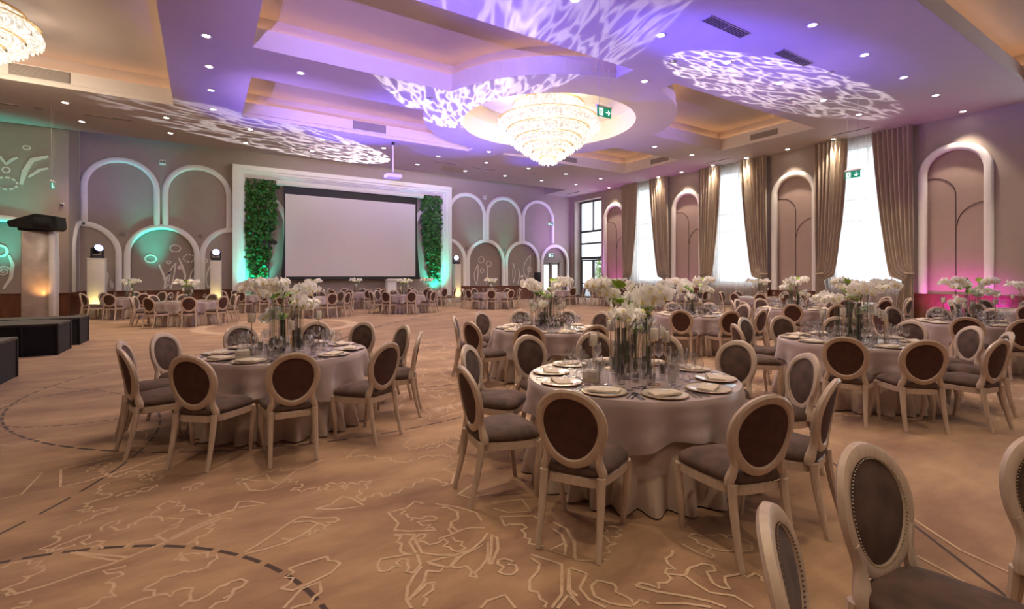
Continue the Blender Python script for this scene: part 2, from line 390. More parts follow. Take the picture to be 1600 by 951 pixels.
def dup(o, loc=None, rz=None, parent=None, cache={}):
    c = o.copy(); COL.objects.link(c); c.parent = parent
    if loc is not None: c.location = loc
    if rz is not None: c.rotation_euler = (0, 0, rz)
    if o.name not in cache: cache[o.name] = list(o.children)
    for ch in cache[o.name]: dup(ch, parent=c)
    return c
class Proto:
    """first use hands out the prototype itself, later uses copies"""
    def __init__(s, o): s.o = o; s.used = False; s.ch = None
    def __call__(s, loc, rz=0):
        if not s.used:
            s.used = True; s.o.location = loc; s.o.rotation_euler = (0, 0, rz)
            s.ch = [(c, list(c.children)) for c in s.o.children]
            return s.o
        r = s.o.copy(); COL.objects.link(r); r.location = loc; r.rotation_euler = (0, 0, rz)
        for k in ('label', 'group'):
            if k in r: del r[k]
        for c, g in s.ch:
            d = c.copy(); COL.objects.link(d); d.parent = r
            for h in g:
                q = h.copy(); COL.objects.link(q); q.parent = d
        return r
def struct(name, mb, m, smooth=False): return tag(mb.obj(name, m, smooth=smooth), kind='structure')
# a wall-plane frame: (a, z, n) -> world
BW = Matrix(((1, 0, 0, 0), (0, 0, -1, YB), (0, 1, 0, 0), (0, 0, 0, 1)))      # a=X, b=z, c out of wall toward room (-Y)
RW = Matrix(((0, 0, -1, XR), (-1, 0, 0, 0), (0, 1, 0, 0), (0, 0, 0, 1)))     # a=-Y, b=z, c toward room (-X)
LS = Matrix(((1, 0, 0, 0), (0, 0, -1, 25.25), (0, 1, 0, 0), (0, 0, 0, 1)))

def arch_pts(c, hw, z0, zs, n=24, a0=0, a1=180):
    """open arch path from right foot over the top to left foot"""
    p = []
    if a0 == 0: p.append((c+hw, z0))
    for i in range(n+1):
        a = R(a0+(a1-a0)*i/n); p.append((c+hw*cos(a), zs+hw*sin(a)))
    if a1 == 180: p.append((c-hw, z0))
    return p
def arch_ring(mb, c, hw, wd, z0, zs, depth, M4, a0=0, a1=180, zl=None):
    """moulded band, outer half width hw, band width wd"""
    out = arch_pts(c, hw, z0, zs, 28, a0, a1); inn = arch_pts(c, hw-wd, z0, zs, 28, a0, a1)
    if zl is not None and a1 == 180: out[-1] = (c-hw, zl); inn[-1] = (c-hw+wd, zl)
    prof = [(0, -.02), (0, depth*.55), (.12, depth*.85), (.3, depth), (.7, depth), (.88, depth*.85), (1, depth*.55), (1, -.02)]
    vs = []; fs = []; k = len(prof)
    for (ox, oz), (ix, iz) in zip(out, inn):
        for t, d in prof: vs.append((ox+(ix-ox)*t, oz+(iz-oz)*t, d))
    for i in range(len(out)-1):
        for j in range(k-1): fs.append((i*k+j, (i+1)*k+j, (i+1)*k+j+1, i*k+j+1))
    fs.append(tuple(range(k))); fs.append(tuple((len(out)-1)*k+j for j in range(k-1, -1, -1)))
    mb.add(vs, fs, M4)

# ------------------------------------------------------------------ floor
struct('floor', MB().box(-14, 24, -6, 29, -.1, 0), M['carpet'])

CARPET_LINES = [
 (1,[(-0.78,5.20),(-0.75,5.36),(-0.66,5.35),(-0.71,5.15),(-0.57,4.93),(-0.51,5.02),(-0.43,4.98),(-0.31,4.94),(-0.21,4.92),(-0.27,5.10),(-0.36,5.11)]),
 (1,[(-0.25,4.73),(-0.32,4.84),(-0.43,4.91),(-0.38,4.75),(-0.28,4.71),(-0.25,4.75)]),
 (1,[(-0.60,4.83),(-0.67,4.82),(-0.63,4.70),(-0.66,4.65),(-0.55,4.56),(-0.62,4.52),(-0.70,4.49),(-0.64,4.37),(-0.72,4.39),(-0.61,4.29),(-0.49,4.30),(-0.55,4.25),(-0.60,4.23),(-0.66,4.12),(-0.71,4.14),(-0.77,4.10),(-0.73,3.99),(-0.75,3.91),(-0.80,3.88),(-0.75,3.80),(-0.68,3.82),(-0.63,3.83)]),
 (1,[(-0.52,4.51),(-0.46,4.56),(-0.39,4.53),(-0.29,4.60),(-0.32,4.54),(-0.41,4.47),(-0.47,4.48)]),
 (1,[(-0.73,3.80),(-0.71,3.88),(-0.66,3.90),(-0.58,3.93),(-0.61,3.85),(-0.58,3.80),(-0.49,3.78),(-0.55,3.75),(-0.49,3.69)]),
 (1,[(-0.53,3.96),(-0.50,4.05),(-0.45,4.06),(-0.50,3.99),(-0.45,3.91),(-0.39,3.90),(-0.35,3.98),(-0.29,4.03),(-0.24,4.10),(-0.23,4.19),(-0.13,4.19),(-0.17,4.17),(-0.10,4.04),(-0.12,3.99),(-0.04,3.96),(0.01,3.86),(0.09,3.80),(0.14,3.81),(0.19,3.81)]),
 (1,[(-0.36,3.93),(-0.31,4.00),(-0.24,3.98),(-0.22,3.90),(-0.15,3.89),(-0.10,3.86),(-0.17,3.80),(-0.12,3.78),(-0.20,3.72),(-0.23,3.71)]),
 (0,[(-0.79,3.40),(-0.68,3.41),(-0.54,3.45),(-0.42,3.47),(-0.35,3.50),(-0.27,3.54),(-0.16,3.59),(-0.03,3.67),(0.12,3.73),(0.17,3.69)]),
 (0,[(-0.35,3.50),(-0.48,3.61),(-0.62,3.73)]),
 (0,[(-0.40,3.49),(-0.51,3.60),(-0.64,3.74)]),
 (0,[(-0.16,3.61),(-0.04,3.70),(0.11,3.77)]),
 (0,[(-0.24,3.71),(-0.17,3.57)]),
 (1,[(-0.38,3.64),(-0.35,3.68),(-0.29,3.67),(-0.23,3.67)]),
 (1,[(0.05,3.70),(0.04,3.57),(-0.02,3.54),(-0.07,3.49),(-0.02,3.44)]),
 (1,[(-0.10,3.40),(-0.13,3.33),(-0.06,3.27),(-0.09,3.36),(-0.01,3.32),(0.07,3.26),(0.04,3.19),(-0.02,3.14),(-0.08,3.17),(-0.17,3.17),(-0.24,3.11),(-0.25,3.09),(-0.20,3.01),(-0.13,2.96),(-0.08,3.00),(-0.05,2.93),(-0.09,2.85)]),
 (1,[(-0.09,2.84),(-0.02,2.85),(0.03,2.87),(0.07,2.91),(0.13,2.93),(0.20,2.89),(0.14,2.86),(0.13,2.81),(0.06,2.78),(0.03,2.75)]),
 (1,[(-0.35,3.40),(-0.39,3.40),(-0.45,3.41),(-0.42,3.36),(-0.35,3.31),(-0.40,3.29),(-0.42,3.27),(-0.38,3.21),(-0.39,3.16),(-0.36,3.11),(-0.42,3.13),(-0.43,3.09),(-0.50,3.09)]),
 (0,[(-0.20,3.00),(-0.25,3.01),(-0.33,2.98)]),
 (1,[(-0.92,3.74),(-0.89,3.78),(-0.84,3.77),(-0.73,3.65),(-0.77,3.63),(-0.72,3.59),(-0.80,3.57),(-0.77,3.55),(-0.82,3.50),(-0.86,3.48)]),
 (1,[(-0.86,3.48),(-0.81,3.44),(-0.78,3.39),(-0.83,3.44)]),
 (1,[(-0.70,3.27),(-0.75,3.30),(-0.71,3.25),(-0.77,3.26)]),
 (0,[(-1.60,6.44),(-1.50,6.36),(-1.38,6.46),(-1.19,6.53)]),
 (0,[(-1.35,5.44),(-1.09,5.38),(-1.11,4.92),(-1.22,4.90)]),
 (0,[(-0.67,5.51),(-0.98,5.39),(-0.90,4.94),(-0.75,4.97),(-0.53,5.08),(-0.33,5.24),(-0.14,5.43)]),
 (0,[(-0.64,5.59),(-0.51,5.81),(-0.27,5.71)]),
 (1,[(-0.12,4.38),(-0.05,4.47),(0.00,4.45),(-0.03,4.34),(-0.11,4.41)]),
 (1,[(0.22,4.39),(0.27,4.38),(0.24,4.26),(0.29,4.27)]),
 (0,[(0.27,4.34),(0.35,4.37),(0.44,4.36),(0.45,4.20),(0.36,4.26),(0.29,4.34)]),
 (0,[(0.28,4.27),(0.30,4.11),(0.37,4.05),(0.44,4.04),(0.50,4.10),(0.45,4.21)]),
 (1,[(0.41,4.37),(0.51,4.44),(0.60,4.36),(0.69,4.33)]),
 (0,[(0.51,4.11),(0.60,4.25),(0.66,4.32),(0.77,4.37),(0.88,4.44)]),
 (1,[(0.57,4.17),(0.65,3.98),(0.56,3.94),(0.62,3.87),(0.71,3.89),(0.79,3.79),(0.80,3.90),(0.92,3.88),(0.90,3.73),(0.94,3.81),(1.11,3.80),(1.06,3.70),(0.98,3.64),(0.95,3.53),(0.97,3.47)]),
 (0,[(0.66,3.53),(0.77,3.55),(0.86,3.63),(0.91,3.56),(0.95,3.41),(0.86,3.42),(0.76,3.46),(0.66,3.53)]),
 (1,[(0.98,3.48),(1.06,3.55),(1.15,3.46),(1.25,3.50),(1.37,3.54),(1.47,3.61),(1.54,3.55),(1.56,3.46),(1.59,3.40)]),
 (0,[(1.54,3.41),(1.62,3.40),(1.72,3.56),(1.68,3.69),(1.81,3.77),(1.96,3.82)]),
 (0,[(1.68,3.69),(1.78,3.65),(1.93,3.74)]),
 (1,[(1.08,4.49),(1.22,4.54),(1.07,4.37),(1.21,4.36),(1.32,4.21),(1.38,4.19),(1.39,4.04),(1.51,4.01),(1.66,4.04),(1.78,3.99),(1.90,3.84)]),
 (1,[(1.60,4.62),(1.73,4.57),(1.57,4.34),(1.67,4.25),(1.78,4.29),(1.97,4.32)]),
 (1,[(1.75,4.20),(1.87,4.20),(2.03,4.34),(2.14,4.40)]),
 (0,[(1.95,4.25),(1.98,3.86)]),
 (0,[(2.00,4.27),(2.11,4.11),(2.13,4.38)]),
 (0,[(0.13,3.81),(0.19,3.83),(0.22,3.93),(0.29,3.91),(0.38,3.79),(0.28,3.82),(0.21,3.84)]),
 (0,[(0.21,3.20),(0.30,3.26),(0.37,3.32),(0.44,3.39),(0.50,3.44),(0.56,3.47),(0.63,3.40),(0.75,3.33)]),
 (1,[(0.75,3.33),(0.72,3.27),(0.68,3.30),(0.68,3.20),(0.60,3.24),(0.56,3.19),(0.57,3.25)]),
 (0,[(0.50,3.42),(0.60,3.37),(0.67,3.25)]),
 (0,[(0.64,3.32),(0.52,3.22),(0.42,3.18),(0.31,3.17),(0.21,3.18)]),
 (1,[(0.41,3.25),(0.44,3.21),(0.47,3.21)]),
 (1,[(0.60,2.90),(0.60,2.85),(0.63,2.83),(0.65,2.79)]),
 (0,[(0.65,2.79),(0.59,2.73),(0.48,2.70),(0.39,2.68),(0.34,2.73)]),
 (0,[(0.60,2.90),(0.49,2.90),(0.40,2.89)]),
 (1,[(0.40,2.89),(0.42,2.84),(0.37,2.82),(0.41,2.79),(0.34,2.73)]),
 (0,[(0.33,2.56),(0.43,2.67),(0.52,2.68),(0.51,2.59),(0.47,2.57)]),
 (1,[(0.47,2.57),(0.40,2.54),(0.36,2.54)]),
 (1,[(0.10,2.90),(0.13,2.93),(0.20,2.89),(0.13,2.84),(0.13,2.81),(0.09,2.80)]),
 (0,[(1.31,3.21),(1.27,3.27),(1.19,3.21),(1.06,3.21),(1.07,3.04),(1.02,2.97),(1.09,2.91),(1.24,2.83)]),
 (1,[(1.17,3.18),(1.12,3.15),(1.18,3.05),(1.15,3.03),(1.25,3.03),(1.31,2.97),(1.24,2.97),(1.18,2.99),(1.19,2.93),(1.24,2.91),(1.19,2.88),(1.24,2.84)]),
 (0,[(1.38,3.16),(1.49,3.03),(1.56,2.89),(1.54,2.78)]),
 (1,[(1.40,3.09),(1.44,3.02),(1.44,2.93),(1.42,2.88),(1.36,2.87),(1.31,2.80),(1.31,2.74)]),
 (0,[(1.34,2.85),(1.35,2.75),(1.43,2.74),(1.51,2.69)]),
 (0,[(1.31,2.74),(1.37,2.74)]),
 (0,[(1.35,2.74),(1.27,2.73),(1.21,2.73)]),
 (0,[(1.11,2.85),(1.00,2.92)]),
 (1,[(1.00,2.92),(1.00,2.84),(0.98,2.84),(0.98,2.75),(0.97,2.72),(0.99,2.68)]),
 (0,[(1.11,2.85),(1.05,2.79),(1.04,2.66),(0.99,2.68)]),
 (0,[(1.09,2.81),(1.07,2.64),(1.14,2.57),(1.22,2.52),(1.33,2.52),(1.43,2.57),(1.50,2.63)]),
 (1,[(1.10,2.82),(1.17,2.82),(1.09,2.78),(1.14,2.70),(1.19,2.69),(1.24,2.71),(1.20,2.64),(1.23,2.57),(1.25,2.54),(1.31,2.55),(1.32,2.62),(1.29,2.70)]),
 (0,[(1.06,2.54),(1.16,2.53),(1.23,2.50),(1.14,2.43),(1.06,2.54)]),
 (0,[(1.15,2.43),(1.26,2.50),(1.35,2.51),(1.45,2.54),(1.36,2.39),(1.28,2.33)]),
 (1,[(1.15,2.44),(1.18,2.40),(1.23,2.39),(1.23,2.33),(1.20,2.30),(1.23,2.27),(1.28,2.33)]),
 (0,[(1.35,2.33),(1.46,2.44),(1.52,2.55),(1.51,2.60),(1.42,2.45),(1.34,2.34)]),
 (0,[(1.00,2.67),(0.85,2.71),(0.82,2.67),(0.81,2.60)]),
 (1,[(0.81,2.60),(0.85,2.58),(0.92,2.58),(0.91,2.63),(0.95,2.65),(0.96,2.58),(0.93,2.52),(0.96,2.49)]),
 (0,[(1.00,2.66),(1.04,2.64),(1.02,2.54),(0.96,2.49)]),
 (0,[(1.06,2.52),(1.12,2.45),(1.08,2.42)]),
 (0,[(1.02,2.52),(0.95,2.46),(0.89,2.39),(0.85,2.30),(0.85,2.23)]),
 (0,[(1.03,2.47),(0.98,2.39),(0.86,2.29)]),
 (0,[(1.08,2.42),(1.03,2.47)]),
 (1,[(1.03,2.35),(0.98,2.37),(0.99,2.30),(0.93,2.28),(0.94,2.25),(0.90,2.21)]),
 (0,[(0.86,2.30),(0.93,2.33),(0.99,2.37)]),
 (0,[(1.74,3.30),(1.58,3.20),(1.62,3.11),(1.75,3.09),(2.00,2.97)]),
 (0,[(1.72,2.95),(1.93,2.89),(1.88,2.71),(1.74,2.78),(1.69,2.88)]),
 (0,[(1.67,2.76),(1.86,2.65),(1.86,2.53)]),
 (1,[(1.63,2.64),(1.70,2.62),(1.74,2.55),(1.69,2.54),(1.66,2.46),(1.67,2.36),(1.70,2.32)]),
 (0,[(1.67,2.76),(1.63,2.64)]),
 (0,[(1.92,2.50),(1.94,2.40),(1.89,2.26),(1.78,2.13)]),
 (0,[(1.87,2.45),(1.87,2.36),(1.82,2.26),(1.75,2.18),(1.71,2.27),(1.83,2.28)]),
 (1,[(1.38,2.31),(1.44,2.34),(1.47,2.29),(1.43,2.28),(1.46,2.25),(1.40,2.19),(1.37,2.21),(1.38,2.31)]),
 (0,[(1.59,2.29),(1.68,2.12),(1.52,1.92),(1.42,1.87)]),
 (0,[(1.57,2.26),(1.58,2.19),(1.53,2.14),(1.45,2.10),(1.40,2.03)]),
 (1,[(1.40,2.03),(1.43,2.00),(1.41,1.95),(1.42,1.91),(1.39,1.89)]),
 (0,[(1.71,2.04),(1.69,2.07),(1.58,1.93),(1.58,1.87)]),
 (0,[(1.13,2.05),(1.18,2.08),(1.28,2.07),(1.27,1.96)]),
 (0,[(1.44,1.85),(1.54,1.90),(1.55,1.84)]),
 (0,[(1.70,2.07),(1.74,1.98),(1.63,1.91),(1.61,1.82),(1.64,1.73)]),
 (0,[(1.69,2.07),(1.57,1.93),(1.54,1.81)]),
 (0,[(1.75,1.67),(1.68,1.74),(1.65,1.82),(1.69,1.89),(1.75,1.91),(1.80,1.84)]),
 (1,[(1.80,1.84),(1.76,1.79),(1.78,1.74),(1.76,1.67),(1.82,1.68),(1.84,1.64)]),
 (1,[(1.88,1.77),(1.95,1.74),(1.97,1.69),(2.04,1.70),(2.09,1.71),(2.10,1.76),(2.17,1.75),(2.18,1.81),(2.26,1.85),(2.31,1.88)]),
 (0,[(1.88,1.77),(1.94,1.68),(2.04,1.57),(2.10,1.49),(2.13,1.42)]),
 (0,[(2.10,1.75),(2.17,1.69),(2.16,1.61),(2.16,1.53),(2.24,1.45),(2.24,1.35)]),
 (0,[(1.87,1.62),(1.99,1.54),(2.07,1.46)]),
 (1,[(2.18,1.69),(2.22,1.71),(2.29,1.71),(2.37,1.66),(2.27,1.61),(2.24,1.57),(2.24,1.53),(2.27,1.49),(2.30,1.54),(2.39,1.55),(2.37,1.57)]),
 (1,[(2.39,1.55),(2.44,1.50),(2.50,1.50),(2.47,1.44)]),
 (0,[(2.41,1.90),(2.41,1.79),(2.43,1.71),(2.47,1.72)]),
 (1,[(2.47,1.72),(2.51,1.81),(2.52,1.88),(2.51,1.93),(2.59,1.89)]),
 (0,[(2.51,1.81),(2.54,1.73),(2.69,1.63),(2.76,1.67)]),
 (1,[(2.76,1.67),(2.77,1.72),(2.76,1.79),(2.70,1.85),(2.70,1.79)]),
 (1,[(1.92,2.01),(1.90,2.04),(1.99,2.06),(2.00,2.11),(2.09,2.10),(2.08,2.19),(2.15,2.28),(2.22,2.25),(2.18,2.16),(2.11,2.18)]),
 (0,[(1.86,2.04),(1.77,2.11),(1.88,2.26),(1.94,2.41),(1.92,2.51)]),
 (0,[(-1.69,6.83),(-1.47,6.99),(-1.21,7.09),(-0.82,7.03)]),
 (0,[(-1.60,6.47),(-1.51,6.38),(-1.32,6.50),(-1.01,6.53),(-0.83,6.52),(-0.66,6.53)]),
 (0,[(-0.58,6.34),(-0.47,6.16),(-0.46,5.93)]),
 (0,[(-0.53,5.76),(-0.50,5.83),(-0.28,5.74)]),
 (0,[(1.58,3.21),(1.73,3.29)]),
 (0,[(1.58,3.21),(1.62,3.11)]),
 (0,[(2.41,5.18),(2.56,5.47),(2.79,5.74)]),
 (0,[(2.09,5.31),(2.14,5.04),(2.22,5.23),(2.25,5.58)]),
 (1,[(2.71,6.38),(2.73,6.07),(2.83,5.86)]),
 (1,[(2.40,5.73),(2.32,5.38),(2.36,5.13)]),
 (0,[(3.99,1.35),(3.72,0.98),(3.65,0.71)]),
 (0,[(3.44,1.10),(3.36,0.89),(3.25,0.69)]),
 (0,[(5.31,2.75),(5.11,2.29),(5.07,2.11)]),
 (0,[(4.24,1.95),(4.03,1.67)])]
cl = MB(); rc = random.Random(5)
for li, (jag, pts) in enumerate(CARPET_LINES):
    p = [Vector(q) for q in pts]; fine = [p[0]]
    for a, b in zip(p, p[1:]):
        n = max(1, int((b-a).length/(.032 if jag else .12)))
        for k in range(1, n+1):
            q = a.lerp(b, k/n)
            if jag and k < n:
                d = (b-a).normalized(); q = q+Vector((-d.y, d.x))*rc.uniform(.010, .030)*(1 if k % 2 else -1)
            fine.append(q)
    vs = []; m = len(fine)
    for i, q in enumerate(fine):
        t = fine[min(i+1, m-1)]-fine[max(i-1, 0)]
        t = t.normalized() if t.length > 1e-6 else Vector((1, 0)); nn = Vector((-t.y, t.x))*.0085
        vs += [(q.x+nn.x, q.y+nn.y, .0010+li*2e-5+i*1e-6), (q.x-nn.x, q.y-nn.y, .0010+li*2e-5+i*1e-6)]
    cl.add(vs, [(2*i+1, 2*i+3, 2*i+2, 2*i) for i in range(m-1)])
M['carpet_line'] = mat('pale_carpet_yarn', (.47, .335, .22), .95, var=.12, scale=30)
struct('floor', cl, M['carpet_line'])

# ------------------------------------------------------------------ ceiling with its coffers
CX0, CY0, CRo, CRi = 10.85, 14.52, 4.55, 3.17
def arcp(cx, cy, r, a0, a1, n): return [(cx+r*cos(R(a0+(a1-a0)*i/n)), cy+r*sin(R(a0+(a1-a0)*i/n))) for i in range(n+1)]
def coffer(x0, x1, y0, y1, corner):
    """rectangle whose corner nearest the circle is cut by it; returns CCW loop"""
    r = CRo
    if corner == 'ne':   # circle lies up-right
        ya = CY0 - sqrt(r*r-(x1-CX0)**2); xa = CX0 - sqrt(r*r-(y1-CY0)**2)
        a0 = math.degrees(atan2(ya-CY0, x1-CX0)) % 360; a1 = math.degrees(atan2(y1-CY0, xa-CX0)) % 360
        return [(x0, y0), (x1, y0)]+arcp(CX0, CY0, r, a0, a1, 14)+[(x0, y1)]
    if corner == 'se':
        ya = CY0 + sqrt(r*r-(x1-CX0)**2); xa = CX0 - sqrt(r*r-(y0-CY0)**2)
        a0 = math.degrees(atan2(y0-CY0, xa-CX0)) % 360; a1 = math.degrees(atan2(ya-CY0, x1-CX0)) % 360
        return [(x0, y0)]+arcp(CX0, CY0, r, a0, a1, 14)+[(x1, y1), (x0, y1)]
    if corner == 'nw':
        ya = CY0 - sqrt(r*r-(x0-CX0)**2); xa = CX0 + sqrt(r*r-(y1-CY0)**2)
        a0 = math.degrees(atan2(y1-CY0, xa-CX0)); a1 = math.degrees(atan2(ya-CY0, x0-CX0))
        return [(x0, y0), (x1, y0), (x1, y1)]+arcp(CX0, CY0, r, a0, a1, 14)
    if corner == 'sw':
        ya = CY0 + sqrt(r*r-(x0-CX0)**2); xa = CX0 + sqrt(r*r-(y0-CY0)**2)
        a0 = math.degrees(atan2(ya-CY0, x0-CX0)); a1 = math.degrees(atan2(y0-CY0, xa-CX0))
        return arcp(CX0, CY0, r, a0, a1, 14)+[(x1, y0), (x1, y1), (x0, y1)]
LA = coffer(1.05, 9.93, 9.4, 13.5, 'ne'); LB = coffer(1.18, 10.15, 15.55, 19.55, 'se')
LC = coffer(11.65, 19.7, 9.4, 13.4, 'nw'); LD = coffer(11.7, 19.6, 15.55, 19.2, 'sw')
LU = [(-13, 8.0), (-.78, 8.0), (-.78, 19.5), (-13, 19.5)]
LRr = [(9.5, -4), (20.2, -4), (20.2, 3.92), (9.5, 3.92)]
circ = arcp(CX0, CY0, CRi, 0, 354, 59)
outer = [(-14, -6), (XR, -6), (XR, YB), (20.1, YB), (20.1, 24.95), (-14, 24.95)]
c_ = MB(); holes = [LA, LB, LC, LD, LU, LRr, circ]
tess_in = [outer]+holes
c_.prism(outer, HC, HC+.003, holes=holes)
struct('ceiling', c_, M['ceiling'])
def offset(loop, d):
    n = len(loop); out = []
    for i in range(n):
        p0, p1, p2 = Vector(loop[i-1]), Vector(loop[i]), Vector(loop[(i+1) % n])
        e1 = (p1-p0).normalized(); e2 = (p2-p1).normalized()
        n1 = Vector((e1.y, -e1.x)); n2 = Vector((e2.y, -e2.x)); b = (n1+n2)
        b = b/(b.length) if b.length > 1e-6 else n1
        k = d/max(.45, b.dot(n1)); out.append((p1.x+b.x*k, p1.y+b.y*k))
    return out
def wall_loop(mb, la, za, lb, zb):
    n = len(la); vs = [(x, y, za) for x, y in la]+[(x, y, zb) for x, y in lb]
    mb.add(vs, [((i+1) % n, i, i+n, (i+1) % n+n) for i in range(n)])
t_i = 1
def recess(loop, ztop=8.15, zf=7.74, ledge=.34, nm=''):
    global t_i
    f = MB(); lip = offset(loop, .05)
    wall_loop(f, loop, HC, loop, HC+.13); wall_loop(f, loop, HC+.13, lip, HC+.15)
    wall_loop(f, lip, HC+.15, lip, zf); l2 = offset(loop, .09); wall_loop(f, lip, zf, l2, zf); wall_loop(f, l2, zf, l2, zf-.07)
    ol = offset(loop, ledge); wall_loop(f, l2, zf-.07, ol, zf-.07)
    struct('trim_%d' % t_i, f, M['fascia']); t_i += 1
    g = MB(); wall_loop(g, ol, zf-.07, ol, ztop)
    n = len(ol); tess = tessellate_polygon([[Vector((x, y, 0)) for x, y in ol]])
    fs = []
    for t in tess:
        a, b, c = [ol[i] for i in t]; ar = (b[0]-a[0])*(c[1]-a[1])-(b[1]-a[1])*(c[0]-a[0])
        fs.append(tuple(t)[::-1] if ar > 0 else tuple(t))
    g.add([(x, y, ztop) for x, y in ol], fs)
    struct('ceiling', g, M['ceiling'])
    s = MB(); q = offset(loop, .2); s.tube([(x, y, zf-.04) for x, y in q], .018, 4, closed=True)
    return s.obj('cove_light_strip', M['cove_led'], smooth=False)
for lp, txt in [(LA, 'coffer nearest the top edge, left of the big chandelier'), (LB, 'coffer above the projector, left of the big chandelier'),
                (LC, 'coffer right of the big chandelier'), (LD, 'rear coffer behind the big chandelier'),
                (LU, 'large recess holding the left chandelier'), (LRr, 'recess in the upper right corner')]:
    tag(recess(lp), 'warm hidden light strip in the ceiling '+txt, 'light strip', 'warm cove light strips in the ceiling coffers')
f = MB(); wall_loop(f, circ, HC, circ, 7.95)
struct('trim_%d' % t_i, f, M['fascia'], True); t_i += 1
struct('ceiling', MB().prism(circ, 7.95, 8.0), M['cove'])
# raised wall-washer slot over the back wall
s = MB(); s.box(-14, 20.1, 24.9, YB+.1, 8.0, 8.1); s.box(-14, 20.1, 24.9, 24.95, HC+.004, 8.0); s.box(20.1, 20.15, 24.9, YB, HC+.004, 8.0)
struct('ceiling', s, M['ceiling'])
s = MB(); s.box(2.0, 13.6, 25.0, 25.06, 7.62, 7.68)
tag(s.obj('cove_light_strip', M['slot_led'], smooth=False), 'hidden white light strip washing the back wall above the screen surround', 'light strip')
# roof above so no sky leaks in
struct('ceiling', MB().box(-14.3, 24, -6.3, 29, 8.45, 8.6), M['ceiling'])

# ------------------------------------------------------------------ back wall
low_c = [-1.48, 1.32, 12.6, 15.42, 18.25, 21.0]; LHW = 1.41; LZS = 2.52
UP_C = [-2.97, -.14, 14.05, 16.78, 19.54]; UHW = 1.37; UZS = 5.42
holes = []
for c in low_c:
    if c in (1.32, 12.6): continue
    hw = (LHW if c < 20.9 else 1.26)-.23
    holes.append(arch_pts(c, hw, .93 if c < 20.9 else 0.001, LZS, 20))
outer = [(-4.37, 0), (22.6, 0), (22.6, 8.0), (-4.37, 8.0)]
wbm = MB().prism(outer, -.05, 0, M4=BW, holes=holes); struct('wall_back', wbm, M['wall'])
nb = MB()
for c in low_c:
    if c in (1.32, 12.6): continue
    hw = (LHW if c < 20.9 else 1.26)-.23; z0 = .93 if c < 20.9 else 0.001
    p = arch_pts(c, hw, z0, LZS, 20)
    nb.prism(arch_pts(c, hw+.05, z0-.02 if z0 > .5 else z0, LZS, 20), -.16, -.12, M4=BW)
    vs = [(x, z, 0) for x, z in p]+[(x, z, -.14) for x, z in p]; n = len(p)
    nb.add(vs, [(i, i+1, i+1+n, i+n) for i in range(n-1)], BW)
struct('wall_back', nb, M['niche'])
tb = MB()
for c in low_c:
    hw = LHW if c < 20.9 else 1.26
    if c == 1.32: arch_ring(tb, c, hw, .23, .93, LZS, .09, BW, 93, 180)
    elif c == 12.6: arch_ring(tb, c, hw, .23, .93, LZS, .09, BW, 0, 80)
    else: arch_ring(tb, c, hw, .23, .93 if c < 20.9 else 0, LZS, .09, BW)
for c in UP_C: arch_ring(tb, c, UHW, .23, 3.86, UZS, .09, BW, zl=3.9 if c > -2.9 else 3.7)
# two big arcs that show behind the screen
arch_ring(tb, 2.1, 1.75, .3, 3, 4.1, .05, BW, 0, 90); arch_ring(tb, 12.05, 1.75, .3, 3, 4.1, .05, BW, 90, 180)
# left half arch wrapping the corner
arch_ring(tb, -4.37, 1.41, .23, .93, LZS, .09, BW, 0, 90)
RT = Matrix(((0, 0, 1, -4.37), (1, 0, 0, 0), (0, 1, 0, 0), (0, 0, 0, 1)))   # a=Y, faces +X
arch_ring(tb, YB, 1.41, .23, .93, LZS, .09, RT, 90, 180)
struct('trim_%d' % t_i, tb, M['trim'], True); t_i += 1
# screen surround
fr = MB()
for k, (i0, dep) in enumerate([(0, .36), (.13, .29), (.2, .22), (.27, .15), (.34, .09)]):
    X0, X1, Z1 = 1.25+i0, 12.84-i0, 6.97-i0; X0i, X1i, Z1i = 1.25+i0+.22, 12.84-i0-.22, 6.97-i0-.22
    fr.box(X0, X0i, YB-dep, YB, 0, Z1); fr.box(X1i, X1, YB-dep, YB, 0, Z1); fr.box(X0, X1, YB-dep-.001, YB, Z1i, Z1)
struct('trim_%d' % t_i, fr, M['trim']); t_i += 1
# wainscot
def wains(mb, a0, a1, M4):
    mb.box(a0, a1, 0, .88, -.02, .04, M4=M4); mb.box(a0, a1, .88, .93, -.02, .075, .01, M4=M4); mb.box(a0, a1, 0, .1, 0, .06, .008, M4=M4)
    n = max(1, round((a1-a0)/.95)); w_ = (a1-a0)/n
    for i in range(n):
        c = a0+w_*(i+.5); hw = w_*.36
        mb.tube([(c+x, z, .045) for x, z in [(p[0], p[1]) for p in arch_pts(0, hw, .18, .8-hw*.45, 10) if 1]] if hw < .3 else
                [(c-hw, .18, .045), (c-hw, .62, .045), (c-hw*.7, .74, .045), (c, .80, .045), (c+hw*.7, .74, .045), (c+hw, .62, .045), (c+hw, .18, .045)], .012, 5, M4=M4)
wm = MB(); wains(wm, -4.3, 1.25, BW); wains(wm, 12.85, 19.7, BW); wains(wm, -14, -4.37, LS)
RT2 = Matrix(((0, 0, 1, -4.37), (1, 0, 0, 0), (0, 1, 0, 0), (0, 0, 0, 1))); wains(wm, 25.25, YB, RT2)
for a0, a1 in [(-24.0, -1), ]: wains(wm, a0, a1, RW)
struct('baseboard_back', wm, M['wood'])
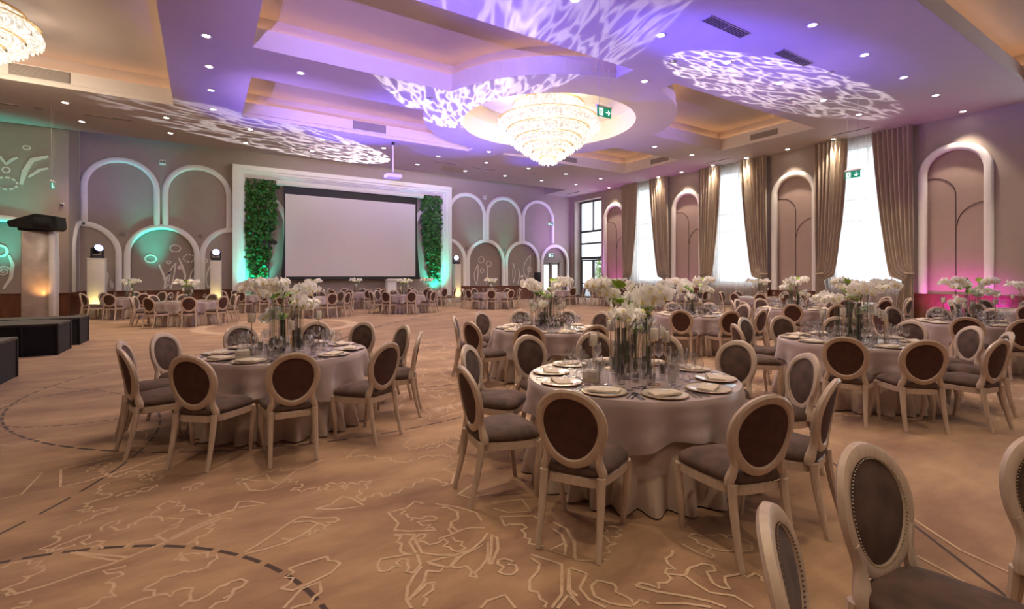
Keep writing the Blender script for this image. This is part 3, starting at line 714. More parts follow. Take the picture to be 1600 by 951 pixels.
# ------------------------------------------------------------------ left section
hl = arch_pts(-6.25, 1.38, .93, 2.2, 20)
lw = MB().prism([(-14, 0), (-4.37, 0), (-4.37, 8), (-14, 8)], -.05, 0, M4=LS, holes=[hl])
lw.box(-4.42, -4.371, 25.27, YB, 0, 8)
struct('wall_left', lw, M['wall'])
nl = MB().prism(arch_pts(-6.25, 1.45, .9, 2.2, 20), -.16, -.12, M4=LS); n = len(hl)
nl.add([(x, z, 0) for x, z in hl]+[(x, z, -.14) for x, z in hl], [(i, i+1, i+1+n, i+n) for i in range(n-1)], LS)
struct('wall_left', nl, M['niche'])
tl = MB(); arch_ring(tl, -6.25, 1.62, .24, .93, 2.2, .09, LS)
struct('trim_%d' % t_i, tl, M['trim'], True); t_i += 1
struct('wall_left', MB().box(-14.2, -14, -6, 28, 0, 8.4), M['wall'])
struct('wall_rear', MB().box(-14, 24, -6.2, -6, 0, 8.4), M['wall'])

# ------------------------------------------------------------------ right wall (a = -Y)
AR = [22.84, 17.32, 11.6, 6.08, .2, -4.9]
WIN = [20.12, 14.5, 8.87, 2.55, -2.2]
holes = []
for y in AR: holes.append(arch_pts(-y, .80, .93, 5.22, 20))
for y in WIN: holes.append([(-y-1.25, 1.2), (-y+1.25, 1.2), (-y+1.25, 6.9), (-y-1.25, 6.9)])
holes.append([(-26.95, .001), (-24.13, .001), (-24.13, 6.85), (-26.95, 6.85)])
rw = MB().prism([(-27.4, 0), (6.2, 0), (6.2, 8.4), (-27.4, 8.4)], -.05, 0, M4=RW, holes=holes)
for h in holes[len(AR):]:
    n = 4; rw.add([(x, z, 0) for x, z in h]+[(x, z, -.62) for x, z in h], [(i, (i+1) % n, (i+1) % n+n, i+n) for i in range(n)], RW)
struct('wall_right', rw, M['wall'])
pm = MB(); tr = MB(); br = MB()
for y in AR:
    p = holes[AR.index(y)]; n = len(p)
    pm.prism(arch_pts(-y, .86, .9, 5.22, 20), -.17, -.13, M4=RW)
    pm.add([(x, z, 0) for x, z in p]+[(x, z, -.15) for x, z in p], [(i, i+1, i+1+n, i+n) for i in range(n-1)], RW)
    arch_ring(tr, -y, 1.02, .25, .93, 5.26, .12, RW)
    c = -y
    br.tube([(c-.80, 5.12, -.12), (c-.6, 5.12, -.12)]+[(c-.62+.62*sin(R(t)), 4.45+.67*cos(R(t)), -.12) for t in range(10, 91, 10)]+[(c, .93, -.12)], .013, 5, M4=RW)
    br.tube([(c+.03, 3.35, -.12)]+[(c+.8-.77*cos(R(t)), 3.35+.8*sin(R(t)), -.12) for t in range(10, 91, 10)], .013, 5, M4=RW)
struct('wall_right', pm, M['panel']); struct('trim_%d' % t_i, tr, M['trim'], True); t_i += 1
struct('trim_%d' % t_i, br, M['bronze']); t_i += 1
# windows
for i, y in enumerate(WIN[:4]):
    wf = MB(); x = -y
    for a0, a1, b0, b1 in [(-1.25, -1.17, 1.2, 6.9), (1.17, 1.25, 1.2, 6.9), (-1.25, 1.25, 1.2, 1.3), (-1.25, 1.25, 6.8, 6.9), (-1.17, 1.17, 3.8, 3.9), (-1.17, 1.17, 4.68, 4.78), (-.04, .04, 4.78, 6.8)]:
        wf.box(x+a0, x+a1, b0, b1, -.42, -.34, .01, M4=RW)
    o = struct('window_%d' % (i+1), wf, M['white'])
    g = MB().box(x-1.17, x+1.17, 1.3, 6.8, -.39, -.38, M4=RW).obj('pane', M['pane'], o, False)
wf = MB()
for a0, a1, b0, b1 in [(-26.9, -26.78, 0, 6.85), (-24.25, -24.13, 0, 6.85), (-26.9, -24.13, 6.72, 6.85), (-25.56, -25.48, 4.75, 6.72), (-26.9, -24.13, 4.62, 4.76), (-26.9, -24.13, 3.78, 3.9), (-26.9, -24.13, 2.72, 2.9)]:
    wf.box(a0, a1, b0, b1, -.62, -.52, .01, M4=RW)
o = struct('window_5', wf, M['winframe'])
MB().box(-26.8, -24.2, 2.9, 6.75, -.58, -.57, M4=RW).obj('pane', M['pane'], o, False)
for i, (a0, a1) in enumerate([(-26.78, -25.53), (-25.5, -24.25)]):
    d_ = MB()
    for q in [(a0, a0+.11, .02, 2.7), (a1-.11, a1, .02, 2.7), (a0, a1, .02, .14), (a0, a1, 2.6, 2.7), (a0, a1, 1.0, 1.06)]:
        d_.box(q[0], q[1], q[2], q[3], -.6, -.54, .008, M4=RW)
    o = struct('door_%d' % (i+1), d_, M['winframe'])
    MB().box(a0+.1, a1-.1, .12, 2.62, -.58, -.57, M4=RW).obj('pane', M['pane'], o, False)
    hx = a1-.06 if i == 0 else a0+.06
    MB().tube([(hx, .9, -.5), (hx, 1.5, -.5)], .016, 6, M4=RW).obj('door_handle', M['steel'], o)
# far doorway in the last arch
d_ = MB(); 
for q in [(19.85, 19.97, 0, 2.6), (21.4, 21.52, 0, 2.6), (19.85, 21.52, 2.48, 2.6), (20.63, 20.72, 0, 2.5)]: d_.box(q[0], q[1], q[2], q[3], -.13, 0, .01, M4=BW)
for q in [(19.97, 20.63), (20.72, 21.4)]:
    for r_ in [(q[0], q[0]+.12, .02, 2.46), (q[1]-.12, q[1], .02, 2.46), (q[0], q[1], .02, .3), (q[0], q[1], 2.34, 2.46)]:
        d_.box(*r_, -.11, -.05, .006, M4=BW)
o = struct('door_3', d_, M['grey'])
m_ = emis_mat('lit_door_glass', (.85, .95, .9), 1.0)
MB().box(20.08, 20.52, .3, 2.35, -.09, -.08, M4=BW).obj('pane', m_, o, False); MB().box(20.84, 21.28, .3, 2.35, -.09, -.08, M4=BW).obj('pane', m_, o, False)
# outdoors beyond the tall window
gm = mat('paving', (.45, .44, .42), .8); struct('floor', MB().box(24, 60, 5, 60, -.15, -.05), gm)
def tree(x, y, h, label):
    t = empty('tree', (x, y, -.05)); mb = MB()
    rnd = random.Random(int(x*10))
    for i in range(260):
        a, b_ = rnd.uniform(0, 2*pi), rnd.uniform(-1, 1); r_ = h*.28*rnd.uniform(.6, 1); 
        c = Vector((r_*sqrt(1-b_*b_)*cos(a), r_*sqrt(1-b_*b_)*sin(a), h*.62+r_*b_*1.3))
        m4 = Matrix.Translation(c) @ Matrix.Rotation(rnd.uniform(0, 6), 4, 'X') @ Matrix.Rotation(rnd.uniform(0, 6), 4, 'Z')
        mb.add([(-.16, 0, 0), (0, -.1, .03), (.18, 0, 0), (0, .1, .03)], [(0, 1, 2, 3)], m4)
    mb.obj('foliage', M['lime'], t); MB().tube([(0, 0, 0), (.03, 0, h*.4), (0, .02, h*.7)], [.09, .07, .03], 8).obj('trunk', M['stem'], t)
    return tag(t, label, 'tree')
tree(28.5, 30.2, 3.4, 'small green tree standing outdoors beyond the tall glass doors')

# ------------------------------------------------------------------ curtains and sheers
CZ = HC-.02
def curtain(y0, dr, label, seed):
    """y0 = outer edge at the arch, dr = +1/-1 toward the window"""
    rnd = random.Random(seed); W0 = 1.3; n = 8; zt = 1.78; ph = rnd.uniform(0, 1)
    def wid(z):
        if z >= zt: t = (z-zt)/(CZ-zt); return W0*(.22+.78*min(1, t*1.02)**.30)
        t = (zt-z)/zt; return W0*(.24+.20*t)
    root = empty('curtain', (XR-.30, y0, 0))
    def fn(u, v):
        z = CZ*(1-v)
        wz = wid(z); t = max(0, (z-zt)/(CZ-zt))
        # drape lines sag toward the inner edge just above the tie
        amp = .10 if t > .25 else .045+.055*(t/.25 if z > zt else min(1, (zt-z)/zt))
        x = -amp*cos(2*pi*(n*u)+ph)-.03*sin(2*pi*(2.3*u+v))
        sag = .55*u*u*max(0, 1-abs(z-zt-.35)/.9) if z > zt-.45 else 0
        return (x, dr*wz*u, max(.012, z-sag))
    MB().grid(fn, 84, 44).obj('curtain_panel', M['curtain'], root)
    tb_ = MB(); pts = []
    for k in range(13):
        a = 2*pi*k/12; pts.append((.09*cos(a), dr*(W0*.13+W0*.15*sin(a)), zt-.1+.02*sin(a)))
    tb_.tube(pts[:-1], .02, 6, closed=True); tb_.obj('tieback', M['curtain'], root)
    return tag(root, label, 'curtain', 'taupe tied-back curtains on the right wall')
names = ['farthest', 'second farthest', 'nearest visible']
wn = [(18.36, 21.86), (12.68, 16.3), (7.16, 10.55), (1.6, 5.0)]
for i, (a, b) in enumerate(wn[:3]):
    curtain(b, -1, 'taupe floor-length curtain tied back at the left side of the %s sheer window' % names[i], i*2)
    curtain(a, 1, 'taupe floor-length curtain tied back at the right side of the %s sheer window' % names[i], i*2+1)
for i, (a, b) in enumerate(wn[:3]):
    def fn(u, v, a=a, b=b): 
        y = a+.1+(b-a-.2)*u
        return (XR-.14-.028*cos(2*pi*26*u)-.012*sin(2*pi*9.7*u), y, .015+(CZ-.015)*v)
    o = MB().grid(fn, 208, 6).obj('sheer_curtain', M['sheer'])
    tag(o, 'white translucent sheer curtain across the %s tall window' % names[i], 'sheer curtain', 'white sheers over the right wall windows')

# ------------------------------------------------------------------ ceiling fixtures
dl = empty('downlight')
MB().lathe([(.07, 0), (.105, -.012), (.115, -.004), (.115, .004)], 20).obj('trim_ring', M['white'], dl)
MB().lathe([(0.0001, -.002), (.075, -.002)], 20).obj('lens', M['bulb'], dl)
DL = Proto(dl)
dlamp = bpy.data.lights.new('downlight_lamp', 'SPOT'); dlamp.energy = 190; dlamp.color = (1, .77, .52); dlamp.spot_size = R(105); dlamp.spot_blend = .8; dlamp.shadow_soft_size = .08
wlamp = bpy.data.lights.new('wall_downlight_lamp', 'SPOT'); wlamp.energy = 190; wlamp.color = (1, .82, .62); wlamp.spot_size = R(75); wlamp.spot_blend = .6; wlamp.shadow_soft_size = .06
def downlight(x, y, label, strong=False, lampon=True):
    o = DL((x, y, HC-.001)); tag(o, label, 'ceiling light', 'round recessed downlights in the ceiling')
    if lampon:
        l = bpy.data.objects.new('downlight_lamp', wlamp if strong else dlamp); COL.objects.link(l); l.location = (x, y, HC-.05)
rows = [('row along the back wall', [( -3.68, 23.38), (-1.04, 23.4), (1.57, 23.4), (4.21, 23.34), (6.76, 23.3), (9.2, 23.3), (11.93, 23.36), (14.4, 23.3), (16.94, 23.31), (19.45, 23.15)]),
        ('row behind the projector', [(-3.73, 21.1), (-1.06, 21.2), (1.57, 21.14), (4.21, 21.13), (6.76, 21.1), (9.39, 21.15), (11.93, 21.07), (14.44, 21.02), (17.0, 21.1), (19.5, 21.0)]),
        ('column beside the left coffers', [(.09, 13.44), (.17, 15.38), (.24, 17.31), (.33, 19.28)]),
        ('pair between the left coffers', [(2.31, 14.5), (4.95, 14.49)]),
        ('pair between the right coffers', [(16.63, 14.51), (19.23, 14.58)]),
        ('front row before the coffers', [(1.3, 7.7), (3.9, 7.7), (6.4, 7.66), (9.03, 7.7), (11.64, 7.74), (14.21, 7.76), (16.79, 7.78), (19.31, 7.79)]),
        ('row nearest the upper right corner', [(1.3, 5.6), (3.9, 5.6), (6.4, 5.6), (9.0, 5.6), (11.53, 5.56), (14.2, 5.6), (16.76, 5.65), (19.27, 5.67)]),
        ('column along the right wall', [(21.95, 5.73), (21.9, 9.75), (21.95, 11.64), (21.95, 13.57), (21.95, 15.38), (21.95, 17.31), (21.95, 18.9), (21.95, 22.9), (21.95, 2.9)]),
        ('edge of the round ceiling disc', [(10.78, 9.78), (10.98, 19.15)])]
ordn = ['first', 'second', 'third', 'fourth', 'fifth', 'sixth', 'seventh', 'eighth', 'ninth', 'tenth', 'eleventh']
for txt, pts in rows:
    for i, (x, y) in enumerate(pts):
        lo = -1 if (txt.startswith('row') and y > 20) and i % 2 else 1
        downlight(x, y, 'round recessed ceiling downlight, %s in the %s' % (ordn[i], txt), 'right wall' in txt, lo > 0)
for x in (-3, 0.5, 4, 8):
    for y in (-3.5, 1.0):
        l = bpy.data.objects.new('downlight_lamp', dlamp); COL.objects.link(l); l.location = (x, y, HC-.05)
        l2 = DL((x, y, HC-.001)); tag(l2, 'round recessed downlight behind the camera, %s from left, %s row' % (ordn[(-3, 0.5, 4, 8).index(x)], 'rear' if y < 0 else 'front'), 'ceiling light', 'downlights out of frame')
# slots, grilles, speakers
def slot(x0, x1, y, label, along='x', wd=.06):
    o = empty('air_slot', (x0, y, HC)); L_ = x1-x0
    a = MB(); b = MB()
    if along == 'x': a.box(0, L_, -wd/2-.02, wd/2+.02, -.012, 0, .003); b.box(.02, L_-.02, -wd/2, wd/2, -.016, -.011)
    else: a.box(-wd/2-.02, wd/2+.02, 0, L_, -.012, 0, .003); b.box(-wd/2, wd/2, .02, L_-.02, -.016, -.011)
    a.obj('slot_frame', M['ceiling'], o); b.obj('slot_opening', M['darkslot'], o)
    tag(o, label, 'air vent', 'linear air slots in the ceiling')
slot(-3.46, -2.11, 22.25, 'dark linear air slot near the hanging sign at the left'); slot(-6.4, -5.06, 22.25, 'dark linear air slot at the left picture edge')
slot(1.54, 2.85, 22.2, 'dark linear air slot above the left ivy wall'); slot(4.48, 5.74, 22.24, 'dark linear air slot left of the projector pole')
slot(9.68, 11.0, 22.2, 'dark linear air slot right of the projector'); slot(11.85, 13.24, 22.3, 'dark linear air slot behind the chandelier tip')
for k, (y, t) in enumerate([(8.2, 'nearest'), (14.0, 'middle'), (25.0, 'farthest')]):
    o = empty('air_slot', (21.28, y, HC)); MB().box(-.06, .06, 0, 1.3, -.012, 0, .003).obj('slot_frame', M['ceiling'], o)
    MB().box(-.035, .035, .03, 1.27, -.016, -.011).obj('slot_opening', M['darkslot'], o)
    tag(o, '%s linear air slot in the ceiling strip beside the right wall' % t, 'air vent', 'linear air slots in the ceiling')
for x0, x1, y, t in [(9.24, 10.71, 6.65, 'rectangular grey ceiling diffuser left of the blue wash'), (12.12, 13.59, 6.66, 'rectangular ceiling diffuser bathed in blue light')]:
    o = empty('ceiling_diffuser', (x0, y, HC)); MB().box(0, x1-x0, -.13, .13, -.015, 0, .004).obj('diffuser_frame', M['grey'], o)
    b = MB()
    for k in range(5): b.box(.04, (x1-x0)/2-.02, -.10+k*.045, -.075+k*.045, -.02, -.014); b.box((x1-x0)/2+.02, (x1-x0)-.04, -.10+k*.045, -.075+k*.045, -.02, -.014)
    b.obj('louvres', M['darkslot'], o); tag(o, t, 'air vent')
def grille(M4, wd, ht, label):
    o = empty('vent_grille'); o.matrix_world = M4
    MB().box(0, wd, 0, ht, 0, .02, .004).obj('grille_frame', M['grille'], o)
    b = MB(); n = 9
    for k in range(n): b.box(.02, wd-.02, ht*(k+.6)/(n+.4)-.008, ht*(k+.6)/(n+.4)+.006, .018, .032)
    b.obj('slats', M['slat'], o); tag(o, label, 'air vent', 'slatted grilles in the coffer sides')
def facY(x, y, z): return Matrix(((1, 0, 0, x), (0, 0, -1, y), (0, 1, 0, z), (0, 0, 0, 1)))
def facX(x, y, z): return Matrix(((0, 0, -1, x), (-1, 0, 0, y), (0, 1, 0, z), (0, 0, 0, 1)))
grille(facY(-4.67, 19.54, 7.38), 1.32, .32, 'slatted air grille under the left chandelier')
grille(facY(5.04, 19.59, 7.40), 1.32, .32, 'slatted air grille in the coffer above the projector')
grille(facX(19.74, 12.02, 7.28), 1.15, .30, 'slatted air grille in the coffer over the second window')
grille(facX(19.64, 17.4, 7.28), 1.15, .30, 'slatted air grille in the rear coffer nearest the right wall')
grille(facY(14.9, 19.24, 7.28), 1.3, .30, 'slatted air grille behind the tip of the big chandelier')
for x, y, t in [(6.1, 14.4, 'between the two left coffers'), (10.4, 8.5, 'above the hanging exit sign'), (14.6, 6.6, 'beside the blue-lit diffuser'), (15.8, 8.3, 'in the webbed light at right'), (-4.6, 22.3, 'at the far left of the ceiling'), (4.0, 22.0, 'above the screen'), (15.5, 22.0, 'before the right arches')]:
    o = MB().lathe([(.0001, -.008), (.10, -.01), (.115, -.004), (.115, 0)], 18).obj('ceiling_speaker', M['grille'], loc=(x, y, HC-.001))
    tag(o, 'small round grey ceiling speaker '+t, 'speaker', 'round ceiling speakers')

# ------------------------------------------------------------------ chandeliers
def chandelier(cx, cy, tiers, drum, label, zc, n=54, pw=1500):
    root = empty('crystal_chandelier', (cx, cy, 0))
    # drum: hanging crystal curtain
    def band(r0, r1, zt, zb, n, name):
        mb = MB()
        # curved flounce: each crystal a rod with a scalloped foot
        prof = 7
        for i in range(n):
            a = 2*pi*i/n; da = pi/n*.92; row = []
            for j in range(prof):
                t = j/(prof-1); r_ = r1+(r0-r1)*(1-t)**1.6 if r1 > r0 else r0+(r1-r0)*t
                r_ += .035*sin(pi*t)
                z = zt+(zb-zt)*t
                wv = da*(1 if t < .8 else 1-.6*(t-.8)/.2)
                zz = z
                row.append([(r_*cos(a-wv), r_*sin(a-wv), zz), ((r_+.03)*cos(a), (r_+.03)*sin(a), zz-(.03 if t > .95 else 0)), (r_*cos(a+wv), r_*sin(a+wv), zz)])
            vs = [p for r3 in row for p in r3]; fs = []
            for j in range(prof-1):
                for q in range(2): fs.append((j*3+q, j*3+q+1, j*3+4+q, j*3+3+q))
            mb.add(vs, fs)
        # soffit underneath so the tier reads as a bowl, and hanging drops
        mb.lathe([(r1-.02, zb+.03), (r1*.62, zb+.05)], 36)
        for i in range(n//2):
            a = 2*pi*i/(n//2); r_ = r1-.07
            m4 = Matrix.Translation((r_*cos(a), r_*sin(a), zb-.02))
            mb.lathe([(.0001, -.05), (.022, -.02), (.012, .03)], 5, M4=m4)
        return mb.obj(name, M['crystal'], root, smooth=False)
    dr, dz0, dz1 = drum
    band(dr, dr, dz0, dz1, int(n*.8), 'crystal_drum')
    MB().lathe([(dr+.06, dz0+.03), (dr+.06, dz0-.02), (dr-.1, dz0-.02)], 40).obj('ceiling_rim', M['gold'], root)
    for k, (r_, zt, zb) in enumerate(tiers):
        band(r_-.12, r_, zt, zb, max(14, int(n*r_/tiers[0][0])), 'crystal_tier')
        MB().lathe([(r_-.10, zt+.012), (r_+.0, zt+.012), (r_+.0, zt-.006)], 48).obj('gold_rim', M['gold'], root)
    l = lamp('POINT', (cx, cy, zc), pw, (1, .80, .55)); l.data.shadow_soft_size = tiers[0][0]*.7
    l = lamp('POINT', (cx, cy, 7.62), pw*.035, (1, .80, .55)); l.data.shadow_soft_size = .2; l.location.x += drum[0]+.35
    for q in (1, 2, 3):
        l2 = l.copy(); COL.objects.link(l2); a = q*pi/2; l2.location = (cx+(drum[0]+.35)*cos(a), cy+(drum[0]+.35)*sin(a), 7.62)
    return tag(root, label, 'chandelier')
chandelier(CX0, CY0, [(1.88, 7.32, 6.98), (1.56, 6.97, 6.64), (1.24, 6.66, 6.38), (.93, 6.40, 6.16), (.62, 6.18, 5.95), (.32, 5.96, 5.76)], (1.25, 7.92, 7.32),
           'huge tiered crystal chandelier glowing in the round ceiling recess', 5.5, 60, 480)
chandelier(-4.75, 17.0, [(1.3, 7.85, 7.5), (1.0, 7.5, 7.22), (.65, 7.24, 7.0)], (.95, 8.12, 7.86),
           'smaller tiered crystal chandelier cut by the upper left picture edge', 6.7, 40, 300)

# ------------------------------------------------------------------ signs
def exit_sign(x, y, z, rz, wd, label, wire=True, arrow='right'):
    o = empty('exit_sign', (x, y, z), rz); h = wd*.5
    MB().box(-wd/2, wd/2, -.012, .012, -h/2, h/2, .004).obj('sign_panel', M['signgreen'], o)
    MB().box(-wd*.54, wd*.54, -.03, .03, h/2, h/2+wd*.14, .008).obj('lamp_housing', M['white'], o)
    g = MB(); y_ = -.0135; s_ = wd
    def q(pts, yy=y_): 
        g.add([(a*s_, yy, b*s_) for a, b in pts], [tuple(range(len(pts)))])
    # door with running figure
    q([(-.40, -.20), (-.12, -.20), (-.12, .20), (-.40, .20)])
    if arrow == 'right':
        q([(.08, -.025), (.36, -.025), (.36, .025), (.08, .025)]); q([(.22, .14), (.28, .14), (.40, 0), (.34, 0)]); q([(.34, 0), (.40, 0), (.28, -.14), (.22, -.14)])
    else:
        q([(.215, -.12), (.265, -.12), (.265, .16), (.215, .16)]); q([(.10, .02), (.10, -.05), (.24, -.17), (.24, -.10)]); q([(.24, -.17), (.38, -.05), (.38, .02), (.24, -.10)])
    g.obj('pictogram', M['signwhite'], o, False)
    h_ = MB()
    def q2(pts): h_.add([(a*s_, -.0145, b*s_) for a, b in pts], [tuple(range(len(pts)))])
    q2([(-.25+.03*cos(t*pi/4), .13+.03*sin(t*pi/4)) for t in range(8)])
    for pts in [[(-.29, .09), (-.23, .10), (-.25, -.03), (-.31, -.03)], [(-.24, .08), (-.16, .04), (-.17, .01), (-.25, .05)], [(-.29, .08), (-.36, .03), (-.34, .0), (-.28, .05)],
                [(-.31, -.03), (-.25, -.03), (-.19, -.10), (-.22, -.18), (-.25, -.17), (-.24, -.11)], [(-.31, -.03), (-.27, -.03), (-.30, -.13), (-.38, -.14), (-.38, -.11), (-.33, -.10)]]: q2(pts)
    h_.obj('running_figure', M['signgreen'], o, False)
    if wire:
        for sx in (-.35, .35): MB().tube([(sx*wd, 0, h/2+wd*.13), (sx*wd, 0, HC-z)], .003, 4).obj('hanging_wire', M['grey'], o)
    return tag(o, label, 'exit sign')
exit_sign(6.63, 7.04, 4.78, 0, .36, 'hanging green exit sign with right arrow in front of the chandelier')
exit_sign(17.15, 7.09, 4.75, -pi/2, .42, 'hanging green exit sign before the nearest sheer window', arrow='down')
exit_sign(-4.15, 21.7, 4.55, pi/2, .42, 'hanging exit sign seen nearly edge-on at the left', arrow='down')
exit_sign(18.7, 24.75, 4.85, -.5, .34, 'hanging green exit sign before the farthest upper arch', arrow='down')
exit_sign(20.6, YB-.06, 2.98, 0, .46, 'lit exit sign mounted above the far doorway', wire=False, arrow='down')
# projector
pr = empty('projector', (6.8, 19.98, 5.78)); MB().box(-.32, .32, -.25, .25, -.09, .07, .03).obj('projector_body', M['white'], pr)
MB().lathe([(.0001, -.03), (.06, -.03), (.07, 0), (.07, .06)], 16, M4=Matrix.Translation((.1, .25, 0)) @ Matrix.Rotation(R(90), 4, 'X')).obj('lens', M['black'], pr)
b = MB(); b.tube([(-.2, -.15, .07), (0, 0, .2)], .012, 6); b.tube([(.2, -.15, .07), (0, 0, .2)], .012, 6); b.tube([(-.2, .15, .07), (0, 0, .2)], .012, 6); b.tube([(.2, .15, .07), (0, 0, .2)], .012, 6); b.box(-.22, .22, -.17, .17, .07, .085); b.obj('bracket', M['grey'], pr)
MB().tube([(0, 0, .15), (0, 0, 1.40)], .03, 10).obj('ceiling_pole', M['white'], pr); MB().lathe([(.0001, 1.30), (.06, 1.30), (.06, 1.42), (.0001, 1.42)], 12).obj('mount_collar', M['black'], pr)
tag(pr, 'white projector hanging from the ceiling on a pole before the screen', 'projector')

# ------------------------------------------------------------------ screen
sc = empty('projection_screen', (7.02, YB-.42, 0))
MB().box(-3.87, 3.95, -.08, .10, 6.12, 6.34, .015).obj('screen_casing', M['white'], sc)
def scr(mb, mt, nm, x0b, x1b, x0t, x1t, z0, z1, sag, y, lbl=None):
    def fn(u, v):
        z = z0+(z1-z0)*v; s_ = sag*sin(pi*v)
        a = x0b+(x0t-x0b)*v+s_; b_ = x1b+(x1t-x1b)*v-s_
        return (a+(b_-a)*u, y, z)
    mb.grid(fn, 12, 20); return mb.obj(nm, mt, sc, False)
scr(MB(), M['black'], 'screen_border', -3.66, 3.74, -3.56, 3.60, 1.42, 6.13, .10, 0)
scr(MB(), M['screen'], 'screen_surface', -3.46, 3.46, -3.46, 3.46, 1.54, 5.72, 0, -.006)
MB().box(-3.7, 3.78, -.02, .02, 1.38, 1.43, .008).obj('weight_bar', M['black'], sc)
tag(sc, 'large pulled-down white projection screen with black border on back wall', 'projection screen')

# ------------------------------------------------------------------ ivy walls
def ivy(name_l, x0, x1, prof, seed):
    rnd = random.Random(seed); mb = MB(); root = empty('ivy_wall', ((x0+x1)/2, YB-.05, 0)); cx = (x0+x1)/2
    N = 1900
    for i in range(N):
        z = 6.36-(6.36-1.2)*rnd.random()**.9; u = rnd.random()
        l, r_ = prof(z); 
        if rnd.random() > (1.0 if z > 3 else .25+.75*(z-1.2)/1.8): continue
        x = l+(r_-l)*u+rnd.gauss(0, .08)
        x = max(x0-.05, min(x1+.05, x)); y = -rnd.uniform(.02, .18)
        s_ = rnd.uniform(.06, .115)
        m4 = Matrix.Translation((x-cx, y, z)) @ Matrix.Rotation(rnd.uniform(-1.2, 1.2), 4, 'Z') @ Matrix.Rotation(rnd.uniform(-1.2, 1.0), 4, 'X') @ Matrix.Rotation(rnd.uniform(-1.5, 1.5), 4, 'Y')
        mb.add([(0, 0, s_*.9), (-s_*.75, 0, s_*.35), (-s_*.55, -.01, -s_*.5), (0, -.02, -s_*1.1), (s_*.55, -.01, -s_*.5), (s_*.75, 0, s_*.35)], [(0, 1, 2, 3), (0, 3, 4, 5)], m4)
    o = mb.obj('leaves', M['ivy'], root, False); o['kind'] = 'stuff'
    v = MB()
    for k in range(9):
        zb = rnd.uniform(1.3, 3.2); u = (k+.5)/9; pts = []
        for j in range(9):
            z = 6.36-(6.36-zb)*j/8; l, r_ = prof(z); pts.append((l+(r_-l)*u-cx+rnd.gauss(0, .03), -.03, z))
        v.tube(pts, .008, 4)
    v.obj('vines', M['stem'], root)
    tag(root, name_l, 'ivy wall', 'green ivy panels beside the screen')
def pL(z):
    t = max(0, min(1, (z-1.2)/3.4)); return (1.85+.25*(1-t)**2, 2.55+.62*t**.8)
def pR(z):
    t = max(0, min(1, (z-1.2)/3.4)); return (11.6-.62*t**.8, 12.2-.15*(1-t))
ivy('dense green ivy hanging left of the projection screen', 1.85, 3.3, pL, 3); ivy('dense green ivy hanging right of the projection screen', 10.9, 12.2, pR, 4)

# ------------------------------------------------------------------ wall motifs (raised plaster ornaments)
def motif(items, M4, label, nm='wall_ornament'):
    mb = MB()
    for it in items:
        k = it[0]
        if k == 'ring':
            _, x, z, rx, rz_, w_ = it; mb.tube([(x+rx*cos(2*pi*i/24), z+rz_*sin(2*pi*i/24), .012) for i in range(24)], w_*1.5, 4, closed=True, M4=M4, up=(0, 0, 1), flat=.3)
        elif k == 'leaf':
            _, x, z, h, lean, w_ = it
            l = [(x+lean*t*t+w_*sin(pi*t), z+h*t, .012) for t in [i/10 for i in range(11)]]; r_ = [(x+lean*t*t-w_*sin(pi*t)*.4, z+h*t, .012) for t in [i/10 for i in range(11)]]
            mb.tube(l, .034, 4, M4=M4, up=(0, 0, 1), flat=.4); mb.tube(r_, .034, 4, M4=M4, up=(0, 0, 1), flat=.4)
        elif k == 'stem':
            _, pts, w_ = it; mb.tube([(a, b, .012) for a, b in pts], [w_*1.4*(.4+1.2*sin(pi*(i+.6)/(len(pts)+.2))) for i in range(len(pts))], 4, M4=M4, up=(0, 0, 1), flat=.4)
        elif k == 'dash':
            _, x, z, rx, rz_ = it
            for i in range(10):
                a = 2*pi*i/10; mb.tube([(x+rx*cos(a+d_), z+rz_*sin(a+d_), .012) for d_ in (0, .2, .4)], .045, 4, M4=M4, up=(0, 0, 1), flat=.3)
        elif k == 'spiral':
            _, x, z, r_ = it; mb.tube([(x+r_*(1-t/26)*cos(t*.55), z+r_*(1-t/26)*sin(t*.55), .012) for t in range(24)], .032, 4, M4=M4, up=(0, 0, 1), flat=.4)
    return tag(mb.obj(nm, M['motif']), label, 'wall ornament', 'pale plant ornaments on the walls')
BN = BW @ Matrix.Translation((0, 0, -.12)); LN = LS @ Matrix.Translation((0, 0, -.12))
motif([('ring', -1.95, 2.35, .2, .17, .03), ('ring', -1.03, 2.85, .2, .16, .02), ('dash', -.5, 2.4, .22, .18), ('ring', -1.28, 2.2, .08, .06, .02),
       ('stem', [(-1.65, 2.1), (-1.5, 1.7), (-1.4, 1.3), (-1.45, .98)], .03), ('leaf', -1.2, .98, 1.2, .2, -.16), ('leaf', -1.4, 1.0, .75, .15, .1), ('stem', [(-.9, 2.4), (-.75, 2.0), (-.65, 1.6), (-.7, 1.0)], .03),
       ('spiral', -.85, 1.95, .1), ('leaf', -.45, 1.2, .95, .3, .12)], BN, 'pale ring and tall leaf ornament in the teal-lit arch at left')
motif([('spiral', -3.75, 1.6, .16), ('ring', -3.65, 2.1, .12, .12, .03), ('stem', [(-3.55, 1.95), (-3.45, 1.6), (-3.5, 1.2), (-3.7, .98)], .03), ('leaf', -3.3, 1.0, .4, -.08, .05)], BW @ Matrix.Translation((0, 0, .0)), 'pale spiral flower ornament beside the leftmost light column')
motif([('leaf', .25, .98, 1.1, .1, .2), ('ring', .1, 2.3, .14, .1, .02)], BW, 'pale leaf ornament behind the second light column')
motif([('ring', 15.15, 2.6, .2, .2, .02), ('ring', 15.7, 2.35, .18, .18, .025), ('stem', [(15.6, 2.15), (15.6, 1.6), (15.5, 1.0)], .02), ('leaf', 14.8, 1.0, 1.3, .1, -.2), ('dash', 15.2, 1.9, .12, .14)], BN, 'pale twin ring ornament in the second arch right of screen')
